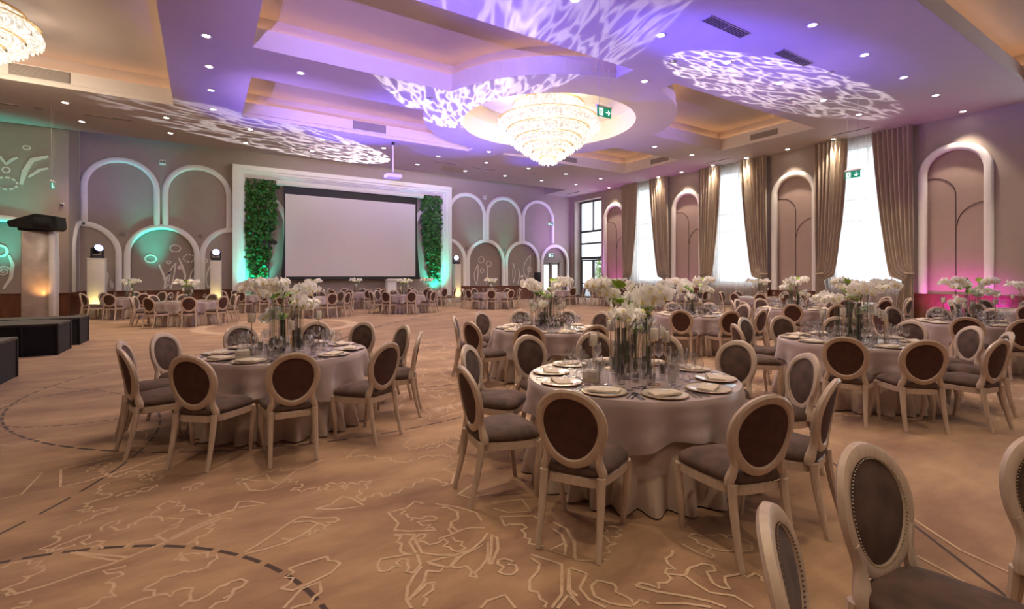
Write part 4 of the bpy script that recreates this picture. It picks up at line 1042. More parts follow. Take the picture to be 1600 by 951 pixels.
motif([('leaf', 17.6, 1.1, 1.3, .0, .14), ('leaf', 18.7, 1.3, 1.7, .3, -.35), ('ring', 18.9, 2.0, .15, .15, .02), ('stem', [(18.0, 2.1), (18.1, 1.6), (17.95, 1.0)], .02), ('spiral', 18.3, 1.5, .12)], BN, 'pale tall flame ornament in the third arch right of screen')
motif([('spiral', -6.2, 1.75, .2), ('ring', -6.3, 2.5, .2, .2, .04), ('stem', [(-6.05, 2.35), (-5.95, 2.0), (-6.0, 1.5), (-6.2, 1.1)], .035), ('leaf', -5.65, 1.05, 1.1, .1, .12), ('leaf', -5.45, 1.0, .5, -.08, .05), ('ring', -5.55, 2.35, .11, .08, .02), ('leaf', -5.1, 1.1, 1.1, .25, .15)], LN, 'pale flower and flame ornament in the arch at left edge')
motif([('dash', -6.1, 5.0, .3, .22), ('ring', -6.1, 5.5, .1, .1, .02), ('stem', [(-6.1, 5.7), (-6.25, 5.95), (-6.4, 6.0)], .03), ('stem', [(-6.1, 5.7), (-5.95, 5.9), (-5.8, 6.0)], .03), ('stem', [(-5.7, 5.0), (-5.6, 5.5), (-5.4, 5.95), (-4.95, 6.15)], .05), ('stem', [(-5.5, 5.3), (-5.2, 5.6), (-4.95, 5.7)], .03), ('ring', -5.55, 6.4, .1, .07, .02)], LS, 'pale bird-like plant ornament high on the left wall')
for x, z, t in [(-2.92, 3.95-.55, 'left of the teal-lit arch'), (-.05, 3.45, 'right of the teal-lit arch'), (14.0, 3.3, 'right of the white surround'), (16.84, 3.3, 'between the second and third lower arches')]:
    o = empty('wall_speaker', (x, YB, z)); MB().lathe([(.0001, .03), (.10, .028)], 18, M4=Matrix.Rotation(R(90), 4, 'X')).obj('speaker_grille', M['grille'], o)
    MB().lathe([(.10, 0), (.10, .03), (.15, .025), (.15, 0)], 18, M4=Matrix.Rotation(R(90), 4, 'X')).obj('bezel', M['wall'], o)
    tag(o, 'round wall speaker set above the arches, '+t, 'speaker', 'round wall speakers between arches')
for x, z, t in [(-1.5, 6.75, 'above the two left arches'), (15.35, 6.6, 'above the right arches')]:
    o = empty('emergency_light', (x, YB, z)); MB().box(-.12, .12, -.06, 0, -.12, .12, .015).obj('housing', M['white'], o)
    b = MB()
    for s_ in (-.05, .05): b.lathe([(.0001, 0), (.035, 0), (.035, .015)], 10, M4=Matrix.Translation((s_, -.06, 0)) @ Matrix.Rotation(R(90), 4, 'X'))
    b.obj('lenses', M['black'], o); tag(o, 'small white twin-lens emergency light on back wall '+t, 'emergency light')
o = empty('security_camera', (-4.55, 25.25, 4.35)); MB().box(-.06, .06, -.05, 0, -.05, .05, .01).obj('mount', M['white'], o)
MB().lathe([(.0001, -.07), (.05, -.05), (.055, 0)], 12, M4=Matrix.Translation((0, -.08, 0))).obj('dome', M['black'], o); tag(o, 'tiny white dome security camera on the left wall', 'security camera')

# ------------------------------------------------------------------ columns and moving heads
def square_column(x, y, w_, h, name, label, mt, lab_cat='column'):
    o = empty(name, (x, y, 0)); MB().box(-w_/2, w_/2, -w_/2, w_/2, .04, h-.03, .01).obj('shaft', mt, o)
    MB().box(-w_/2-.02, w_/2+.02, -w_/2-.02, w_/2+.02, 0, .05, .01).obj('base', M['grey'], o); MB().box(-w_/2-.015, w_/2+.015, -w_/2-.015, w_/2+.015, h-.035, h, .01).obj('top_plate', M['white'], o)
    return tag(o, label, lab_cat)
M['lycra'] = mat('stretched_white_cover', (.60, .56, .50), .8, var=.04)
def moving_head(x, y, z, rz, tilt, label):
    o = empty('moving_head_light', (x, y, z), rz)
    MB().box(-.19, .19, -.15, .15, 0, .10, .02).obj('light_base', M['black'], o)
    b = MB(); b.box(-.21, -.165, -.05, .05, .10, .42, .015); b.box(.165, .21, -.05, .05, .10, .42, .015); b.box(-.2, .2, -.06, .06, .09, .13, .01); b.obj('yoke', M['black'], o)
    hM = Matrix.Translation((0, 0, .36)) @ Matrix.Rotation(tilt, 4, 'X')
    h = MB().lathe([(.0001, -.24), (.11, -.23), (.15, -.12), (.16, 0), (.165, .14), (.15, .15)], 20, M4=hM).obj('light_head', M['black'], o)
    l = MB(); l.lathe([(.0001, .142), (.148, .142)], 20, M4=hM)
    for k in range(7):
        a = k*pi/3; r_ = .085 if k < 6 else 0; l.lathe([(.0001, .165), (.03, .155), (.034, .142)], 8, M4=hM @ Matrix.Translation((r_*cos(a), r_*sin(a), 0)))
    l.obj('lens_cluster', M['beam'], h)
    return tag(o, label, 'stage light', 'moving head lights on columns')
for x, y, wd, t, tl, rz in [(-3.52, 25.3, .55, 'leftmost', R(65), .55), (.55, 26.3, .45, 'second', R(80), .05), (13.0, 26.6, .4, 'column right of the screen', R(85), -.55)]:
    lab = {'leftmost': 'leftmost square white light column before the half arch', 'second': 'square white light column just left of the screen surround'}.get(t, 'square white light column right of the screen surround')
    square_column(x, y, wd, 2.28, 'light_column', lab, M['lycra'])
    moving_head(x, y, 2.28, rz, tl, {'leftmost': 'black moving head light tilted on the leftmost white column', 'second': 'blue-lit moving head light on the column left of the screen'}.get(t, 'blue-lit moving head light on the column right of the screen'))
    l = lamp('SPOT', (x, y-.6, .15), 30, (1, .8, .3), (x, y, .9), spot_size=R(70), spot_blend=1); l.data.shadow_soft_size = .05
o = empty('marble_pillar', (-4.75, 22.9, 0)); MB().box(-.36, .36, -.3, .3, .08, 3.1, .015).obj('shaft', M['marble'], o); MB().box(-.42, .42, -.36, .36, 0, .1, .01).obj('base', M['marble'], o)
MB().box(.34, .50, -.38, .2, .0, 3.1, .01).obj('white_edge_panel', M['white'], o)
tag(o, 'tall marble pillar behind the black stage blocks at left', 'pillar')
l = lamp('SPOT', (-4.5, 22.2, .8), 14, (1, .45, .12), (-4.75, 22.9, 1.6), spot_size=R(80), spot_blend=1); l.data.shadow_soft_size = .05
# loudspeaker on the pillar
o = empty('loudspeaker', (-4.7, 22.7, 3.1), R(-18))
MB().prism([(-.72, .26), (-.66, .12), (-.2, .08), (.58, .02), (.68, .12), (.64, .50), (.05, .58), (-.70, .32)], -.26, .26, M4=Matrix(((1, 0, 0, 0), (0, 0, -1, 0), (0, 1, 0, 0), (0, 0, 0, 1)))).obj('speaker_cabinet', M['black'], o)
MB().box(-.5, .45, -.15, .15, .02, .12, .01).obj('mounting_bracket', M['black'], o); MB().box(.0, .52, -.285, -.262, .14, .46, .01).obj('front_grille', M['blackcloth'], o)
MB().box(-.3, .3, -.2, .2, 0, .03, .005).obj('base_plate', M['black'], o)
tag(o, 'black wedge loudspeaker mounted on the marble pillar', 'speaker')
# light on tripod before the left ivy
def stand(x, y, h, label, spk=False):
    o = empty('lighting_stand', (x, y, 0)); MB().tube([(0, 0, .3), (0, 0, h)], .02, 8).obj('pole', M['black'], o)
    for k in range(3):
        a = k*2*pi/3+.4; MB().tube([(0, 0, .55), (.5*cos(a), .5*sin(a), .01)], .013, 6).obj('leg', M['black'], o)
    if spk: MB().box(-.19, .19, -.16, .16, h-.02, h+.6, .03).obj('speaker_cabinet', M['black'], o)
    else:
        MB().tube([(-.3, 0, h), (.3, 0, h)], .02, 8).obj('crossbar', M['black'], o)
        for s_ in (-.2, .05, .25):
            MB().lathe([(.0001, -.16), (.08, -.15), (.11, .05), (.1, .06), (.0001, .04)], 14, M4=Matrix.Translation((s_, -.05, h+.05)) @ Matrix.Rotation(R(100), 4, 'X')).obj('lamp_can', M['black'], o)
    return tag(o, label, 'stage light' if not spk else 'speaker')
stand(2.75, 26.3, 3.15, 'black lamp stand in front of the left ivy wall'); stand(18.5, 25.9, 1.2, 'dark speaker on a stand before the right arches', True)
o = empty('lectern', (8.9, 26.5, 0)); MB().box(-.25, .25, -.2, .2, .03, 1.3, .01).obj('body', M['white'], o); MB().box(-.3, .3, -.25, .25, 0, .04, .01).obj('base', M['white'], o)
MB().prism([(-.27, 1.30), (.27, 1.30), (.27, 1.34), (-.27, 1.42)], -.28, .28, M4=Matrix(((0, 0, 1, 0), (1, 0, 0, 0), (0, 1, 0, 0), (0, 0, 0, 1)))).obj('slanted_top', M['white'], o)
tag(o, 'white lectern standing below the right part of the screen', 'lectern')

# ------------------------------------------------------------------ stage blocks
def stage(poly, h, label, zt=0):
    o = empty('stage_block', (poly[0][0], poly[0][1], 0)); ox, oy = poly[0]
    p = [(x-ox, y-oy) for x, y in poly]
    MB().prism(p, 0, h-.04).obj('skirting', M['blackcloth'], o, False); MB().prism(offset(p, .015), h-.04, h).obj('deck', M['stagetop'], o, False)
    for (x, y) in p: MB().box(x-.02, x+.02, y-.02, y+.02, .0, h-.03, .004).obj('corner_rail', M['black'], o)
    return tag(o, label, 'stage block', 'black stage blocks at left')
stage([(-4.4, 9.0), (-2.95, 9.0), (-2.5, 9.35), (-2.47, 10.7), (-4.4, 10.7)], .63, 'black stage block cut off by the left picture edge')
stage([(-4.6, 13.35), (-2.98, 13.2), (-2.45, 13.2), (-2.42, 14.15), (-2.9, 14.6), (-4.6, 14.6)], .63, 'middle black stage block with cut corner')
stage([(-3.9, 14.85), (-2.75, 14.75), (-2.38, 14.85), (-2.35, 15.65), (-3.9, 15.65)], .63, 'farthest black stage block nearest the marble pillar')
o = empty('stage_step', (-3.05, 12.0, 0)); MB().box(-.25, .25, -.2, .2, .2, .24, .01).obj('tread', M['grey'], o)
for sx in (-.22, .22):
    for sy in (-.17, .17): MB().box(sx-.02, sx+.02, sy-.02, sy+.02, 0, .21, .004).obj('leg', M['grey'], o)
tag(o, 'small grey metal step between the black stage blocks', 'step')
o = empty('equipment_case', (-6.6, 23.4, 0)); MB().box(-.6, .6, -.35, .35, .06, .72, .02).obj('case_body', M['black'], o); MB().box(-.62, .62, -.37, .37, .5, .54, .005).obj('edge_band', M['grey'], o); MB().box(-.5, .5, -.3, .3, 0, .07, .01).obj('base', M['black'], o)
tag(o, 'black equipment case by the panelling at the left edge', 'case')

# ------------------------------------------------------------------ chair
def build_chair():
    root = empty('dining_chair')
    def yb(x, z): return -.205-.16*(z-.47)-.10*max(0, z-.60)**2+.55*x*x
    # egg-shaped back ring
    N = 44; ring = []
    for i in range(N):
        a = 2*pi*i/N; zz = .712+.210*sin(a); hw = .190*(1+.09*sin(a))
        x = hw*cos(a); ring.append((x, zz))
    def band(offs, y_off):
        out = []
        for i, (x, z) in enumerate(ring):
            x0, z0 = ring[i-1]; x1, z1 = ring[(i+1) % N]; t = Vector((x1-x0, z1-z0)).normalized(); nx, nz = t.y, -t.x
            X, Z = x+nx*offs, z+nz*offs; out.append((X, yb(X, Z)+y_off, Z))
        return out
    mb = MB(); prof = [(-.026, .012), (-.018, .019), (.012, .021), (.026, .013), (.028, -.010), (.014, -.021), (-.016, -.020), (-.026, -.010)]
    vs = []; fs = []; bands = [band(o_, y_) for o_, y_ in prof]; k = len(prof)
    for i in range(N):
        for b_ in bands: vs.append(b_[i])
    for i in range(N):
        for j in range(k): fs.append((i*k+j, i*k+(j+1) % k, ((i+1) % N)*k+(j+1) % k, ((i+1) % N)*k+j))
    mb.add(vs, fs)
    # stiles joining the oval to the rear legs
    for s_ in (-1, 1):
        pts = []; 
        for t in range(9):
            u = t/8; z = .640-.210*u; x = s_*(.183-.022*sin(pi*min(1, u*1.15))-.008*u)
            pts.append((x, yb(x, z)+.004, z))
        mb.tube(pts, [.021, .022, .022, .022, .024, .027, .030, .030, .027], 8, up=(0, 1, 0))
    mb.obj('back_frame', M['frame_wood'], root)
    def pad(side, nm, mt):
        m_ = MB(); rows = 6; vs = []; 
        cxz = (0, .735)
        for r_ in range(rows):
            t = r_/rows
            for (x, z) in ring:
                X = x*(1-.115)*(1-t); Z = .712+(z-.712)*(1-.11)*(1-t); d = (.010+.022*sin(pi/2*t**.7)) if side > 0 else -(.010+.006*t)
                vs.append((X, yb(X, Z)+d, Z))
        vs.append((0, yb(0, .712)+(.032 if side > 0 else -.016), .712)); fs = []
        for r_ in range(rows-1):
            for i in range(N):
                j = (i+1) % N; q = (r_*N+i, r_*N+j, (r_+1)*N+j, (r_+1)*N+i); fs.append(q if side < 0 else q[::-1])
        for i in range(N):
            q = ((rows-1)*N+i, (rows-1)*N+(i+1) % N, rows*N); fs.append(q if side < 0 else q[::-1])
        m_.add(vs, fs); return m_.obj(nm, mt, root)
    pad(1, 'back_cushion', M['velvet']); p_ = pad(-1, 'rear_panel', M['velvet_back']); p_['label'] = 'dark brown velvet back panel'
    # seat outline
    def outline(g, n=40):
        pts = []
        for i in range(n):
            a = 2*pi*i/n; c, s_ = cos(a), sin(a); e = .38
            x = abs(c)**e*(1 if c >= 0 else -1); y = abs(s_)**e*(1 if s_ >= 0 else -1)
            hw = (.225+.030*y+g) if y > -2 else .2
            yy = (.225+g)*y+(.022*(1-x*x) if y > 0 else 0)
            pts.append((hw*x*(1-.10*(y < 0)*abs(y)), yy+.01))
        return pts
    def loft(levels, m_, n=40):
        vs = []; fs = []
        for g, z in levels: vs += [(x, y, z) for x, y in outline(g)]
        for r_ in range(len(levels)-1):
            for i in range(n): fs.append((r_*n+i, r_*n+(i+1) % n, (r_+1)*n+(i+1) % n, (r_+1)*n+i))
        fs.append(tuple(range(n-1, -1, -1))); fs.append(tuple((len(levels)-1)*n+i for i in range(n))); m_.add(vs, fs)
    m_ = MB(); loft([(-.012, .372), (0, .378), (0, .425), (-.006, .432)], m_); m_.obj('seat_rail', M['frame_wood'], root)
    m_ = MB(); loft([(-.008, .430), (.004, .445), (.006, .462), (-.002, .482), (-.03, .504), (-.08, .519), (-.15, .525)], m_); m_.obj('seat_cushion', M['velvet'], root)
    # nail trim
    m_ = MB(); pts = outline(.004, 84)
    for x, y in pts: m_.lathe([(.0001, .004), (.0042, 0), (.0001, -.004)], 5, M4=Matrix.Translation((x, y, .436)))
    fr_ = [(x*.89, .712+(z-.712)*.893) for x, z in ring]
    for i in range(N):
        for q in (0, .5):
            x = fr_[i][0]*(1-q)+fr_[(i+1) % N][0]*q; z = fr_[i][1]*(1-q)+fr_[(i+1) % N][1]*q
            m_.lathe([(.0001, .004), (.0042, 0), (.0001, -.004)], 5, M4=Matrix.Translation((x, yb(x, z)+.022, z)))
    m_.obj('nailhead_trim', M['nail'], root)
    for s_ in (-1, 1):
        # front cabriole legs
        pts = []; rr = []
        for t in range(10):
            u = t/9; z = .42*(1-u); pts.append((s_*(.222+.010*sin(pi*u*1.3)-.016*u), .205+.022*sin(pi*min(1, u*2.2))*(1-u)-.012*sin(pi*u)+.012*u, z)); rr.append(.030-.0145*u**.8)
        MB().tube(pts, rr, 8, up=(0, 1, 0)).obj('leg', M['frame_wood'], root)
        pts = []; rr = []
        for t in range(9):
            u = t/8; z = .44*(1-u); pts.append((s_*(.174+.008*u), -.205-.085*u**1.5, z)); rr.append(.027-.010*u)
        MB().tube(pts, rr, 8, up=(0, 1, 0)).obj('leg', M['frame_wood'], root)
    root['category'] = 'chair'; root['group'] = 'oval-back dining chairs'
    return root
CH = Proto(build_chair())
CAMF = Vector((sin(R(32.54)), cos(R(32.54)))); CAMR = Vector((cos(R(32.54)), -sin(R(32.54))))
def order_names(cx, cy, azs, rad):
    """name every azimuth by how the camera sees it: near or far side, counted from the left"""
    it = []
    for i, a in enumerate(azs):
        x, y = rad*cos(R(a)), rad*sin(R(a)); d = Vector((cx+x, cy+y)).length < Vector((cx, cy)).length
        q = Vector((cx+x, cy+y)); u = q.dot(CAMR)/max(.1, q.dot(CAMF)); it.append((d, u, i))
    out = {}
    for side in (True, False):
        l = sorted([t for t in it if t[0] == side], key=lambda t: t[1])
        for k, t in enumerate(l):
            nm = 'middle' if len(l) == 1 else 'leftmost' if k == 0 else 'rightmost' if k == len(l)-1 else ordn[k]+' from left'
            out[t[2]] = '%s, %s side' % (nm, 'near' if side else 'far')
    return out

# ------------------------------------------------------------------ table ware prototypes
def wine_glass(h, rb, nm):
    o = empty(nm); MB().lathe([(.0001, .003), (.034, .002), (.034, .004), (.006, .009), (.0035, .03), (.0035, h*.46), (.012, h*.49)], 14).obj('stem', M['glass'], o)
    MB().lathe([(.012, h*.49), (rb*.75, h*.55), (rb, h*.68), (rb*.93, h*.86), (rb*.80, h)], 16).obj('bowl', M['glass'], o); return o
PW = [Proto(wine_glass(.225, .046, 'wine_glass')), Proto(wine_glass(.20, .036, 'wine_glass'))]
def tumbler(): return MB().lathe([(.0001, .004), (.028, .004), (.036, .09), (.034, .09), (.026, .008)], 14).obj('tumbler', M['glass'])
PT = Proto(tumbler())
def plate_():
    o = empty('charger_plate'); MB().lathe([(.0001, .004), (.10, .004), (.125, .012), (.160, .016), (.1615, .013), (.12, .003), (.0001, .0)], 40).obj('plate_dish', M['plate'], o)
    MB().lathe([(.160, .0175), (.1645, .0165), (.1645, .012), (.160, .012)], 40).obj('gilt_rim', M['gold'], o); return o
PP = Proto(plate_())
def napkin_():
    def fn(u, v):
        a = (u-.5)*.22; b_ = (v-.5)*.12
        return (a+b_*.15, b_, .026+.012*(1-(2*u-1)**4)*(1-(2*v-1)**4)+.003*sin(9*u)*cos(5*v))
    mb = MB(); mb.grid(fn, 14, 8)
    def fn2(u, v):
        a = (u-.5)*.22; b_ = (v-.5)*.12; return (a+b_*.15, b_, .013)
    mb.grid(fn2, 14, 8)
    e = [(i/14, 0) for i in range(15)]+[(1, i/8) for i in range(1, 9)]+[(1-i/14, 1) for i in range(1, 15)]+[(0, 1-i/8) for i in range(1, 8)]
    vs = [fn(*q) for q in e]+[fn2(*q) for q in e]; n = len(e); mb.add(vs, [(i, (i+1) % n, (i+1) % n+n, i+n) for i in range(n)])
    o = empty('folded_napkin'); mb.obj('linen', M['napkin'], o)
    MB().box(-.03, .05, -.02, .012, .038, .0405, .001).obj('paper_band', M['white'], o); return o
PN = Proto(napkin_())
def knife():
    mb = MB(); mb.prism([(-.009, -.11), (.009, -.11), (.007, .0), (.011, .02), (.010, .09), (-.002, .11), (-.006, 0)], .001, .004); return mb.obj('table_knife', M['steel'])
def fork():
    mb = MB(); mb.prism([(-.008, -.10), (.008, -.10), (.003, .02), (.012, .045), (.012, .10), (.008, .10), (.008, .055), (.002, .055), (.002, .10), (-.002, .10), (-.002, .055), (-.008, .055), (-.008, .10), (-.012, .10), (-.012, .045), (-.003, .02)], .001, .004); return mb.obj('table_fork', M['steel'])
def spoon():
    pts = [(-.007, -.09), (.007, -.09), (.0025, .02)]+[(.016*sin(R(t)), .065-.03*cos(R(t)) if True else 0) for t in range(20, 341, 32)]+[(-.0025, .02)]
    mb = MB(); mb.prism(pts, .001, .005); return mb.obj('dessert_spoon', M['steel'])
PK, PF, PS = Proto(knife()), Proto(fork()), Proto(spoon())
def votive(): return MB().lathe([(.0001, .006), (.026, .006), (.030, .115), (.027, .115), (.023, .02), (.0001, .014)], 12).obj('glass_votive', M['vaseglass'])
PV = Proto(votive())
def vase(h, r_, nm='cylinder_vase'):
    o = empty(nm); MB().lathe([(.0001, .0), (r_, .0), (r_, h), (r_-.003, h), (r_-.003, .02), (.0001, .018)], 18).obj('vase_wall', M['vaseglass'], o)
    MB().lathe([(.0001, .02), (r_-.005, .02), (r_-.005, h*.3), (.0001, h*.3)], 14).obj('water', M['vaseglass'], o); return o
PVA = [Proto(vase(.50, .042)), Proto(vase(.42, .036)), Proto(vase(.34, .036))]
VH = [.50, .42, .34]
def candle_holder(h):
    o = empty('candle_holder'); MB().lathe([(.0001, .012), (.05, .006), (.052, 0), (.0001, 0)], 20).obj('holder_base', M['gold'], o)
    MB().tube([(0, 0, .005), (0, 0, h)], .005, 8).obj('holder_stem', M['gold'], o)
    MB().lathe([(.0001, h-.004), (.03, h), (.032, h+.004), (.0001, h+.004)], 16).obj('holder_dish', M['gold'], o)
    MB().lathe([(.040, h+.004), (.043, h+.13)], 16).obj('glass_shade', M['glass'], o); return o
PC = [Proto(candle_holder(.34)), Proto(candle_holder(.27))]; CHH = [.34, .27]
def candle_():
    o = empty('pillar_candle'); MB().lathe([(.0001, 0), (.029, 0), (.030, .004), (.030, .086), (.026, .092), (.0001, .088)], 16).obj('wax', M['wax'], o)
    MB().tube([(0, 0, .088), (.002, 0, .10)], .0015, 4).obj('wick', M['black'], o); return o
PCA = Proto(candle_())
def blossom_mesh(seed, r_=.060):
    rnd = random.Random(seed); mb = MB()
    def petal(ang, L_, W_, lift):
        m4 = Matrix.Rotation(ang, 4, 'Z')
        def fn(u, v):
            t = v; w_ = W_*sin(pi*min(1, t*.92+.08))**.7
            return ((u-.5)*2*w_, L_*t, lift*sin(pi*t*.9)+.012*(1-abs(2*u-1))*t-.006*t)
        mb.grid(fn, 4, 5, m4)
    for a in (R(78), R(-78)): petal(a+rnd.gauss(0, .1), r_*1.08, r_*.62, .010)
    petal(rnd.gauss(0, .08), r_*1.0, r_*.36, .006)
    for a in (R(142), R(-142)): petal(a+rnd.gauss(0, .08), r_*.95, r_*.34, -.002)
    mb.k = 1
    mb.add([(-.010, -.004, .008), (.010, -.004, .008), (.013, -.026, .018), (0, -.036, .012), (-.013, -.026, .018), (0, -.012, .028)], [(0, 1, 5), (1, 2, 5), (2, 3, 5), (3, 4, 5), (4, 0, 5)])
    return mb.mesh('blossom', [M['petal'], M['lip']])
BM = [blossom_mesh(s_) for s_ in (1, 2, 3)]
def spray(h0, reach, rise, nb, seed, leaf=1, droop=.10, lime=False):
    """origin at the vase foot; stalk leaves the vase at h0, arches over by reach"""
    rnd = random.Random(seed); root = empty('orchid_stem')
    P0 = Vector((0, 0, .02)); P1 = Vector((0, 0, h0+.05)); P2 = Vector((reach*.45, 0, h0+rise)); P3 = Vector((reach, 0, h0+rise-droop))
    def bez(t): return P1*(1-t)**2+P2*2*t*(1-t)*1.0+P3*t*t
    pts = [P0, P0.lerp(P1, .5), P1]+[bez(i/8) for i in range(1, 9)]
    MB().tube(pts, [.0042]*3+[.0042-.00025*i for i in range(8)], 5).obj('stalk', M['stem'], root)
    for i in range(nb):
        t = .18+.82*i/max(1, nb-1); p = bez(min(1, t)); s_ = 1 if i % 2 else -1
        o = bpy.data.objects.new('blossom', BM[rnd.randrange(3)]); COL.objects.link(o); o.parent = root
        off = Vector((rnd.gauss(0, .012), s_*rnd.uniform(.02, .065), rnd.uniform(-.05, .03)))
        o.location = p+off; out = Vector((.35+rnd.gauss(0, .3), s_*1.0+rnd.gauss(0, .3), .15+rnd.gauss(0, .35)))
        q = out.to_track_quat('Z', 'Y'); o.rotation_mode = 'QUATERNION'; o.rotation_quaternion = q
        k = rnd.uniform(.88, 1.12); o.scale = (k, k, k)
    for i in range(leaf):
        a = rnd.uniform(-2, 2); p = Vector((0, 0, h0+rnd.uniform(.0, .12))); L_ = rnd.uniform(.09, .13)
        m4 = Matrix.Translation(p) @ Matrix.Rotation(a, 4, 'Z') @ Matrix.Rotation(-.5, 4, 'Y')
        def fn(u, v): 
            w_ = .045*sin(pi*(v*.9+.08))**.6; return (L_*v, (u-.5)*2*w_, .02*sin(pi*v)-.012*abs(2*u-1))
        MB().grid(fn, 4, 6, m4).obj('leaf', M['lime'] if (lime or i % 2) else M['green'], root)
    if lime:   # a broad heart-shaped green bloom rising above the others
        m4 = Matrix.Translation((.02, 0, h0+rise*.72)) @ Matrix.Rotation(.9, 4, 'X')
        mb = MB(); mb.add([(0, 0, 0)]+[(.050*sin(R(t))*(1.1), .050*(cos(R(t))-.25*abs(sin(R(t)*1.0))*cos(R(t))), .012) for t in range(0, 360, 24)], [(0, i, i % 15+1) for i in range(1, 16)], m4)
        mb.obj('green_bloom', M['lime'], root)
        MB().tube([(0, 0, h0), (.02, 0, h0+rise*.72)], .004, 5).obj('bloom_stalk', M['stem'], root)
    return root
SP = {'tall': [Proto(spray(.50, .32, .30, 13, 11)), Proto(spray(.50, .24, .34, 12, 12, lime=True)), Proto(spray(.50, .38, .24, 13, 13, 0)), Proto(spray(.50, .20, .22, 11, 17, 2, .04))],
      'mid': [Proto(spray(.42, .28, .20, 11, 14)), Proto(spray(.42, .20, .26, 10, 15, lime=True))],
      'low': [Proto(spray(.34, .24, .14, 9, 16, 2, .18))],
      'far': [Proto(spray(.42, .36, .30, 10, 21)), Proto(spray(.42, .24, .30, 10, 22, lime=True)), Proto(spray(.42, .18, .22, 9, 24, 2, .0))]}
# ------------------------------------------------------------------ tables
TR = .865; TH = .75
def cloth_mesh(seed, amp=.11):
    ph = random.Random(seed).uniform(0, 6); rnd = random.Random(seed)
    nf = 15; ks = [rnd.uniform(.6, 1.3) for _ in range(nf)]
    def fn(u, v):
        a = 2*pi*u
        if v < .3: r_ = max(.001, TR*v/.3*.985); return (r_*cos(a), r_*sin(a), TH)
        t = (v-.3)/.7
        fold = .5+.5*cos(nf*a+ph+.8*sin(3*a+ph)); drop = .34+(.085 if amp < .08 else .05)*cos(4*a+ph*2)
        rr = TR+.006+t*(.0+amp*fold*t**.35)*(1-.2*cos(2*a))-.012*t+.006*t*sin(13*t+4*a+ph)*sin(7*a); z = TH-.004-drop*t if t > 0 else TH
        if t < .12: rr = TR-.012+.02*sqrt(t/.12)
        return (rr*cos(a), rr*sin(a), z)
    return MB().grid(fn, 200, 20, wrap=True)
def skirt_mesh(seed):
    rnd = random.Random(seed); ph = rnd.uniform(0, 6)
    def fn(u, v):
        a = 2*pi*u; z = .725*(1-v)+.012*v
        f_ = (.5+.5*cos(26*a+ph+1.6*sin(3*a)))**.8; q = max(0, v-.38)/.62; rr = TR-.045+q*(.115*f_-.02*(1-f_))+.01*v
        return (rr*cos(a), rr*sin(a), z)
    return MB().grid(fn, 228, 10, wrap=True)
CLO = [cloth_mesh(s_, a_).mesh('tablecloth', M['satin']) for s_, a_ in ((1, .075), (2, .10), (3, .09))]; SKI = [skirt_mesh(s_).mesh('skirt', M['skirt']) for s_ in (5, 6)]
TOP = MB().lathe([(.0001, .70), (TR-.05, .70), (TR-.04, .715), (TR-.05, .728), (.0001, .728)], 40).mesh('tabletop', M['grey'])
ENG = bpy.data.objects
def put(pr, loc, rz, label, cat, group):
    o = pr(loc, rz); tag(o, label, cat, group); return o
